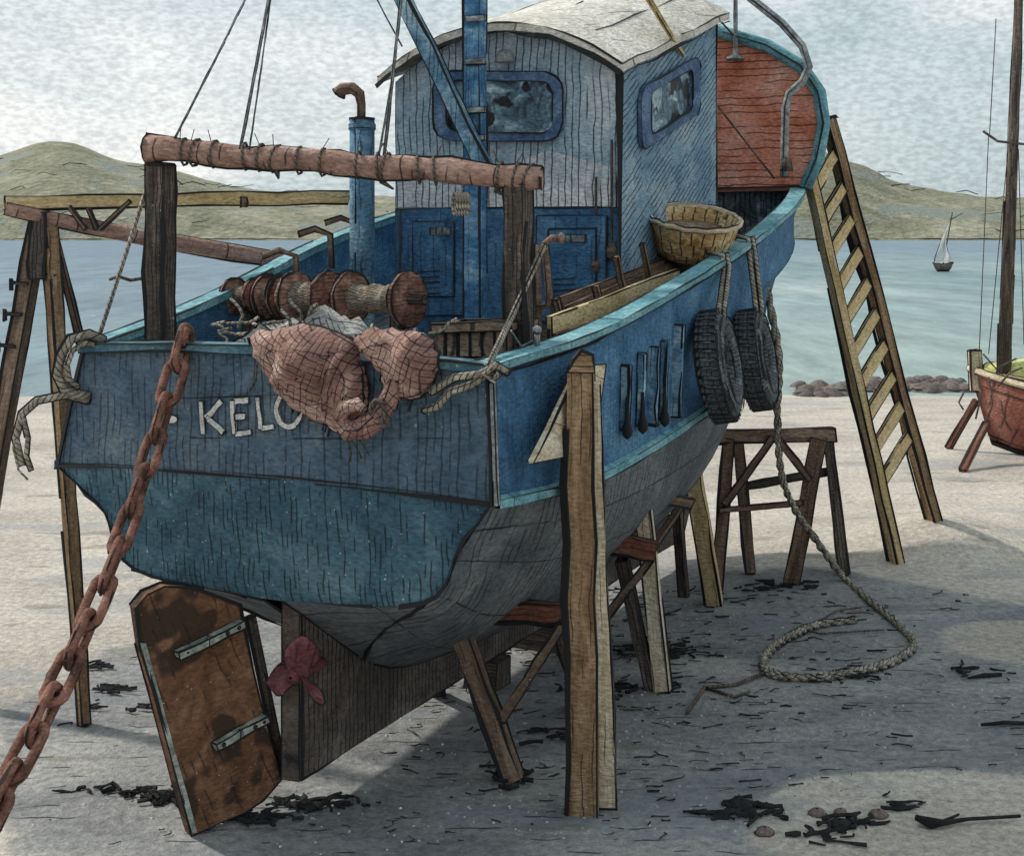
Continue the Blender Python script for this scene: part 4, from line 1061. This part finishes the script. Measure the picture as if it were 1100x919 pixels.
for (a, b, c) in (((1050, 403), (1054, 425), (1048, 450)), ((1062, 405), (1066, 435), (1058, 455)), ((1072, 415), (1085, 400), (1098, 395)), ((1056, 380), (1070, 396), (1092, 385)), ((1036, 420), (1030, 432), (1035, 440)), ((1075, 430), (1078, 450), (1086, 462))):
    m.tube([W(*a, 24.9), W(*b, 24.8), W(*c, 24.8)], .018, n=5)
m.split('hanging_line', M['dkrope'], rbt)

# small sailing boat out on the water
sb = thing('sailing_dinghy', 'tiny white sailing dinghy far out on the water', 'dinghy', G(1012, 288))
Ys = 150
m = MB(); rows = []
for i in range(9):
    s = i/8; hw = 10*math.sin(math.pi*(.1+.8*s))**.6
    rows.append([W(1002+s*22, 283-1.5*math.cos(s*6.28)*.5, Ys), W(1004+s*18, 288, Ys-.5), W(1007+s*12, 292, Ys)]+[W(1002+s*22, 283, Ys+1)])
m.grid(rows); m.line([r_[0] for r_ in rows], .09); m.line([r_[2] for r_ in rows], .07); m.build('hull', M['rock'], sb)
m = MB(); q = []
for i in range(9):
    s = i/8; l = W(1003+14*s**1.3+4*s, 283-48*s, Ys); r_ = W(1023-3*math.sin(math.pi*s)*2.0-2*s, 281-46*s, Ys-.2); q.append([l, l.lerp(r_, .5)+V((0, -.5*math.sin(math.pi*s)-.1, 0)), r_])
m.grid(q); m.line([a[0] for a in q], .05); m.line([a[2] for a in q], .05); m.line([a[1] for a in q][:6], .04); m.build('sail', M['sail'], sb)
m = MB(); m.tube([W(1013, 284, Ys+.05), W(1023, 228, Ys+.05)], .07, n=5); m.tube([W(1021, 236, Ys), W(1034, 229, Ys)], .05, n=4); m.build('mast', M['dkrope'], sb)

# ------------------------------------------------------------------ GROUND, SHORE, WATER, HILLS
def hump(x, y):
    z = .36*math.exp(-((x-5.5)**2/.9+(y-18.25)**2/1.3))
    z += .02*noise.noise(V((x*.6, y*.6, 0)))+.012*noise.noise(V((x*2.1, y*2.1, 3)))
    if math.hypot(x, y) > 60: z *= .2
    return z
def gz(x, y):
    z = hump(x, y)-.01
    if y > 33: z -= min(.9, (y-33+.9*noise.noise(V((x*.25, 0, 0))))*.045 if y-33 > 0 else 0)
    return z
def axis(lo, hi, a, b, n):                     # dense between a and b, sparse out to lo/hi
    out = [a+(b-a)*i/n for i in range(n+1)]
    s = (b-a)/n; x = b
    while x < hi: s *= 1.35; x += s; out.append(min(x, hi))
    s = (b-a)/n; x = a
    while x > lo: s *= 1.35; x -= s; out.insert(0, max(x, lo))
    return out
xs = axis(-2500, 2500, -9, 14, 150); ys = axis(-600, 70, 5, 40, 190)
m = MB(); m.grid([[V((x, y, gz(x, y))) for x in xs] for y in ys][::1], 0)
m.f = [f[::-1] if False else f for f in m.f]
gm = bpy.data.materials.new('sand_with_painted_shade'); gm.use_nodes = True; nt = gm.node_tree; bs = nt.nodes['Principled BSDF']; bs.inputs['Roughness'].default_value = .95; bs.inputs['Specular IOR Level'].default_value = .1
tc = nn(nt, 'ShaderNodeTexCoord'); vec = tc.outputs['Object']
f1 = noise_(nt, scale_(nt, vec, (.55, 1, 1)), .55, 6, .6, .6)
sand = ramp_(nt, f1, [(.35, (.42, .385, .34)), (.5, (.52, .48, .43)), (.65, (.59, .55, .49))])
shade_tone = ramp_(nt, noise_(nt, scale_(nt, vec, (.5, 1, 1)), .9, 7, .65, .5), [(.34, (.19, .20, .21)), (.5, (.275, .28, .285)), (.64, (.38, .38, .37))])
sx = nn(nt, 'ShaderNodeSeparateXYZ'); nt.links.new(vec, sx.inputs[0])
X, Y = sx.outputs[0], sx.outputs[1]
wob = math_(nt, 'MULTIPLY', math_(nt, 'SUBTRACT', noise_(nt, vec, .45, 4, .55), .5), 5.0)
# ground shade round the boat painted in as a darker grey ellipse
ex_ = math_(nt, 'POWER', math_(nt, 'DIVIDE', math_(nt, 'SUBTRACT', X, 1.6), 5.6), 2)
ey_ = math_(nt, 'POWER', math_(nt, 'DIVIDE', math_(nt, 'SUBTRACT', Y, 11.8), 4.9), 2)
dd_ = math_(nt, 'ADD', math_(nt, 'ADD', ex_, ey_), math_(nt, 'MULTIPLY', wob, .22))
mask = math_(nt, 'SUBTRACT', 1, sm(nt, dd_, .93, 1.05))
# sunlit patch lower right, painted by leaving the shade tone out
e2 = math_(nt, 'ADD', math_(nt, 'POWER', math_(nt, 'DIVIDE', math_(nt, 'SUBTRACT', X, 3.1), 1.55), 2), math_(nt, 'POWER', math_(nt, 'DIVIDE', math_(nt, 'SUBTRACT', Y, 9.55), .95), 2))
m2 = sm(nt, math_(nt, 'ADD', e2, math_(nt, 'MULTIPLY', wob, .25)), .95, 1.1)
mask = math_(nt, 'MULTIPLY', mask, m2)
e3 = math_(nt, 'ADD', math_(nt, 'POWER', math_(nt, 'DIVIDE', math_(nt, 'SUBTRACT', X, 5.2), 1.0), 2), math_(nt, 'POWER', math_(nt, 'DIVIDE', math_(nt, 'SUBTRACT', Y, 13.8), .8), 2))  # second painted sunlit patch, at the right
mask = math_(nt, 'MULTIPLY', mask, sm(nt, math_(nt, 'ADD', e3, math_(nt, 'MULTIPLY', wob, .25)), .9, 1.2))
c = mix_(nt, mask, sand, shade_tone)
gr = noise_(nt, scale_(nt, vec, (1, 1.0, 1)), 13, 5, .72)
c = mix_(nt, .8, c, ramp_(nt, gr, [(.34, (.60, .61, .63)), (.66, (1.36, 1.36, 1.34))]), 'MULTIPLY')
fine = noise_(nt, vec, 55, 2, .6)
c = mix_(nt, .35, c, ramp_(nt, fine, [(.35, (.6, .6, .6)), (.65, (1.3, 1.3, 1.3))]), 'MULTIPLY')
# wet blue-grey and olive staining
st1 = noise_(nt, scale_(nt, vec, (.4, 1, 1)), .8, 3, .5)
c = mix_(nt, math_(nt, 'MULTIPLY', sm(nt, st1, .56, .62), .35), c, (.24, .28, .32))
st2 = noise_(nt, scale_(nt, vec, (.5, 1.4, 1)), 1.3, 4, .5)
c = mix_(nt, math_(nt, 'MULTIPLY', sm(nt, st2, .62, .66), .45), c, (.17, .165, .13))
hsh = hatch_(nt, scale_(nt, vec, (1, 1, 1)), (0, 1, 0), 5.5, (1, 0, 0), 2.6, .10, wob=.02, keep=.60)
c = mix_(nt, math_(nt, 'MULTIPLY', math_(nt, 'MULTIPLY', hsh, mask), .8), c, (.02, .022, .025))
nt.links.new(c, bs.inputs['Base Color'])
b = nn(nt, 'ShaderNodeBump'); b.inputs['Strength'].default_value = .7; b.inputs['Distance'].default_value = .05
nt.links.new(gr, b.inputs['Height']); nt.links.new(b.outputs[0], bs.inputs['Normal'])
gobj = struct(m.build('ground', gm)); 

# water
wm = bpy.data.materials.new('sea_water'); wm.use_nodes = True; nt = wm.node_tree; bs = nt.nodes['Principled BSDF']; bs.inputs['Roughness'].default_value = .55; bs.inputs['Specular IOR Level'].default_value = .35
tc = nn(nt, 'ShaderNodeTexCoord'); vec = tc.outputs['Object']; sx = nn(nt, 'ShaderNodeSeparateXYZ'); nt.links.new(vec, sx.inputs[0])
# distance runs to hundreds of metres, so use its logarithm to keep ripples of every size
lg = math_(nt, 'LOGARITHM', math_(nt, 'MAXIMUM', sx.outputs[1], 5), 2.718)
cx = nn(nt, 'ShaderNodeCombineXYZ'); nt.links.new(math_(nt, 'MULTIPLY', sx.outputs[0], .12), cx.inputs[0]); nt.links.new(math_(nt, 'MULTIPLY', lg, 3.5), cx.inputs[1])
f = noise_(nt, cx.outputs[0], .35, 5, .6, .4)
c = ramp_(nt, f, [(.34, (.14, .225, .25)), (.5, (.21, .295, .31)), (.66, (.31, .385, .385))])
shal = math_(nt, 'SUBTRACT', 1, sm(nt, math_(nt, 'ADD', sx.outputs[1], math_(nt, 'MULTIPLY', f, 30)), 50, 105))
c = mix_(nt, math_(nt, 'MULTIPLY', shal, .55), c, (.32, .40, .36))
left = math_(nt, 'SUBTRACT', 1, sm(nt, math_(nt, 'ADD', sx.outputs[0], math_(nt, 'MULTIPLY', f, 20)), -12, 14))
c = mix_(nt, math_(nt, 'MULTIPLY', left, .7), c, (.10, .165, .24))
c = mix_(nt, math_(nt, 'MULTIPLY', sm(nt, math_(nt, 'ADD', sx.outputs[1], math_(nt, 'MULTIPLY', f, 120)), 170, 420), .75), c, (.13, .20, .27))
w1 = nn(nt, 'ShaderNodeTexNoise'); w1.inputs['Scale'].default_value = 1.3; w1.inputs['Detail'].default_value = 5; w1.inputs['Roughness'].default_value = .75
nt.links.new(scale_(nt, vec, (1, .3, 1)), w1.inputs['Vector'])
w2 = noise_(nt, scale_(nt, vec, (.9, .22, 1)), .30, 12, .82)
c = mix_(nt, .7, c, ramp_(nt, w2, [(.36, (.45, .48, .52)), (.64, (1.5, 1.5, 1.5))]), 'MULTIPLY')
c = mix_(nt, math_(nt, 'MULTIPLY', sm(nt, w1.outputs['Fac'], .66, .72), .4), c, (.7, .74, .75))
nt.links.new(c, bs.inputs['Base Color'])
b = nn(nt, 'ShaderNodeBump'); b.inputs['Strength'].default_value = .5; b.inputs['Distance'].default_value = .15
nt.links.new(w1.outputs['Fac'], b.inputs['Height']); nt.links.new(b.outputs[0], bs.inputs['Normal'])
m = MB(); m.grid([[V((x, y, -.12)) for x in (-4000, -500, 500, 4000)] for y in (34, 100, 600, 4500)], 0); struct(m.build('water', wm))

# hills
hm = wash('olive_moorland', [(.16, .165, .115), (.23, .23, .165), (.33, .325, .25)], s=.020, speck=.15, grain=.22, gs=.8, blot=((.20, .225, .20), .022, .57))
def hz(px): return herm([-600, -250, -60, 0, 35, 62, 85, 115, 150, 200, 260, 420, 700, 840, 880, 905, 925, 960, 1010, 1060, 1100, 1250, 1500, 1900], [35, 50, 70, 84, 96, 100, 96, 84, 74, 62, 50, 44, 55, 85, 90, 83, 77, 60, 49, 42, 40, 36, 44, 30], px)
m = MB(); rows = []
for j in range(26):
    s = j/25; Yh = 770+s*560; row = []
    for i in range(181):
        px = -600+i*13.9; x = (px-CX)/F*900*(1+.0*s)
        pxx = CX+x/900*F
        ridge = hz(pxx)/F*1050
        e = math.sin(math.pi*min(1, s*1.0))**.75 if s < .5 else math.sin(math.pi*s)**.6
        z = ridge*e+5*noise.noise(V((x*.012, Yh*.012, 0)))*e+2.5*noise.noise(V((x*.05, Yh*.05, 0)))*e
        row.append(V((x*Yh/900*1.0, Yh, z-1 if s in (0, 1) else z)))
    rows.append(row)
m.grid(rows)
for q in range(150):
    j = random.randrange(1, 11); i = random.randrange(20, 150); p = rows[j][i]+V((0, -1, .8)); m.line([p, p+V((random.uniform(2, 9), 0, random.uniform(-2.5, 2.5))), p+V((random.uniform(8, 18), 0, random.uniform(-2, 2)))], .28)
m.line([rows[0][i]+V((0, -1, 1.6)) for i in range(0, 181)], .30)
m.line([rows[13][i]+V((0, -1, .5)) for i in range(0, 181)], .22)
struct(m.build('hills', hm))

# wrack line of dark weedy rock at the water's edge
m = MB()
for q in range(120):
    px = random.choice([random.uniform(858, 910), random.uniform(905, 965), random.uniform(965, 1036), random.uniform(968, 1030)])
    g = G(px, random.uniform(404, 416)+(6 if px < 910 else 0)); r_ = random.uniform(.08, .27)
    m.lathe([(0.01, r_*.8), (r_*.6, r_*.65), (r_*1.1, r_*.3), (r_*1.4, -.05)], g-V((0, 0, .12)), (random.uniform(-.15, .15), random.uniform(-.15, .15), 1), 8, jit=.22, ink=(2,) if random.random() < .4 else (), inkr=.018)
o = m.build('shore_rocks', M['rock']); struct(o, 'stuff', 'low mauve brown weedy rocks along the water edge')
# seaweed litter and pebbles
m = MB()
def strand(p, L_, r_, curl=.3):
    a = random.gauss(0, curl); pts = [p]
    for k in range(random.randint(2, 4)):
        a += random.gauss(0, .5); pts.append(pts[-1]+V((math.cos(a), math.sin(a)*.8, random.uniform(-.1, .15)))*L_/3)
    m.tube(pts, [r_*random.uniform(.5, 1.3) for _ in pts], n=4, smooth=False)
for q in range(650):
    x = random.gauss(.9, 2.1); y = random.uniform(9.2, 16)
    if x > 6 or x < -3.9: continue
    if x < -2.3 and y > 11.5 and random.random() < .6: continue
    if (x-3.1)**2/2.2+(y-9.6)**2/.8 < 1: continue
    strand(V((x, y, gz(x, y)+.012)), random.uniform(.03, .17)*(y/11), random.uniform(.003, .007)*(y/11), .12)
for (px, py, w, k) in ((795, 868, 26, 22), (905, 882, 30, 18), (880, 898, 26, 12), (145, 850, 50, 26), (180, 856, 30, 30), (780, 872, 60, 20), (160, 760, 60, 20), (320, 862, 40, 40), (270, 878, 40, 34), (540, 832, 22, 30), (100, 716, 20, 10), (110, 740, 24, 14), (700, 700, 40, 40), (650, 740, 40, 20), (600, 790, 40, 14), (830, 630, 40, 24), (700, 738, 20, 16), (900, 725, 60, 14), (1045, 720, 30, 8), (960, 862, 40, 8)):
    for q in range(k):
        g = G(px+random.gauss(0, w*.5), py+random.gauss(0, 3.5), .012); strand(g, random.uniform(.06, .22), random.uniform(.008, .018))
struct(m.build('seaweed', M['weed']), 'stuff', 'scattered black seaweed and twigs on the beach')
m = MB()
for q in range(1400):
    x = random.gauss(1.2, 2.4); y = random.uniform(9.1, 15.5)
    if x > 6 or x < -4.2: continue
    r_ = random.uniform(.004, .014); m.lathe([(0.001, r_*.8), (r_*.8, r_*.5), (r_, -.004)], V((x, y, gz(x, y))), (random.uniform(-.2, .2), random.uniform(-.2, .2), 1), 6, jit=.2)
struct(m.build('pebbles', wash('pale_pebble', [(.3, .3, .3), (.5, .5, .48), (.7, .7, .68)], s=3, speck=.0, grain=40)), 'stuff', 'small pale pebbles on the beach')
# stones one can point to
for k, (px, py, r_, lab, mt) in enumerate(((878, 873, .06, 'pinkish brown stone left of the tan pair on the sand', 'pebble'), (903, 872, .045, 'small pinkish stone beside a larger one in the foreground', 'pebble'), (944, 875, .065, 'tan stone nearest the black driftwood stick', 'pebble'), (822, 893, .06, 'lowest brown stone under the seaweed clump', 'pebble'), (797, 866, .09, 'larger black weed covered stone in the foreground', 'weed'), (902, 886, .075, 'flat black stone on the sand below the pink stones', 'weed'))):
    g = G(px, py); m = MB(); m.lathe([(0.01, r_*.55), (r_*.6, r_*.48), (r_, r_*.2), (r_*1.05, -.01), (0.0, -.02)], g, (0, 0, 1), 12, jit=.10, ink=(3,), inkr=.006)
    tag(m.build('stone', M[mt], None, g), lab, 'stone', 'stones lying on the foreground sand')
g = G(1030, 880); m = MB()
m.tube([G(984, 878, .03), G(1000, 884, .03), G(1015, 883, .03), G(1040, 879, .03), G(1096, 876, .03)], [.02, .04, .02, .012, .014], n=6, jit=.2); m.tube([G(1008, 884, .03), G(1030, 874, .04)], [.018, .008], n=5)
tag(m.build('driftwood_stick', M['weed'], None, g), 'thin black driftwood stick on the pale foreground sand', 'driftwood')
for (pa_, pb_, lab) in (((760+280, 728), (780+296, 724), 'short black twig on the beach at the right edge'), ((1054, 778), (1105, 776), 'straight black twig lying half out at the right edge')):
    a, b = G(*pa_, .02), G(*pb_, .02); m = MB(); m.tube([a, a.lerp(b, .5)+V((0, .03, 0)), b], [.012, .02, .014], n=5, jit=.2); tag(m.build('twig', M['weed'], None, a), lab, 'twig')

# ------------------------------------------------------------------ LIGHT, SKY, CAMERA
world_ = bpy.data.worlds.new('World'); sc.world = world_; world_.use_nodes = True; nt = world_.node_tree
for n_ in list(nt.nodes): nt.nodes.remove(n_)
out = nn(nt, 'ShaderNodeOutputWorld'); bg = nn(nt, 'ShaderNodeBackground'); bg2 = nn(nt, 'ShaderNodeBackground'); mx = nn(nt, 'ShaderNodeMixShader')
sky = nn(nt, 'ShaderNodeTexSky', sky_type='NISHITA'); sky.sun_disc = False
SD = V((-.62, .34, .72)).normalized()                 # towards the sun
sky.sun_elevation = math.asin(SD.z); sky.sun_rotation = math.atan2(SD.x, SD.y)
sky.dust_density = 2.5
nt.links.new(sky.outputs[0], bg.inputs[0]); bg.inputs[1].default_value = .09
tc = nn(nt, 'ShaderNodeTexCoord'); vec = tc.outputs['Generated']
sv = scale_(nt, vec, (1, 1, 2.6))
f = noise_(nt, sv, 2.6, 4, .5, .9)
cc = ramp_(nt, f, [(.36, (.36, .44, .46)), (.47, (.46, .53, .545)), (.55, (.56, .60, .61)), (.66, (.72, .73, .72))])
gr = noise_(nt, scale_(nt, vec, (1, 1, 2.2)), 175, 2, .5)
cc = mix_(nt, .6, cc, ramp_(nt, gr, [(.34, (.72, .73, .74)), (.66, (1.25, 1.25, 1.24))]), 'MULTIPLY')
nt.links.new(cc, bg2.inputs[0]); bg2.inputs[1].default_value = 1.12
nt.links.new(bg.outputs[0], mx.inputs[1]); nt.links.new(bg2.outputs[0], mx.inputs[2]); mx.inputs[0].default_value = .88
nt.links.new(mx.outputs[0], out.inputs[0])
sl = bpy.data.lights.new('sun', 'SUN'); sl.energy = 2.6; sl.angle = R(3); sl.color = (1, .93, .82)
so = bpy.data.objects.new('sun', sl); col.objects.link(so); so.rotation_euler = SD.to_track_quat('Z', 'Y').to_euler()
cam = bpy.data.cameras.new('camera'); co = bpy.data.objects.new('camera', cam); col.objects.link(co); sc.camera = co
co.location = CAM; co.rotation_euler = (R(90), 0, 0)
cam.sensor_width = 36; cam.lens = F/1100*36; cam.shift_y = -(459.5-HY)/1100; cam.clip_end = 9000; cam.clip_start = .05
vs = sc.view_settings; vs.view_transform = 'Standard'; vs.look = 'None'; vs.gamma = 1; vs.exposure = .28; vs.use_curve_mapping = False
if '_loc' in boat: del boat['_loc']
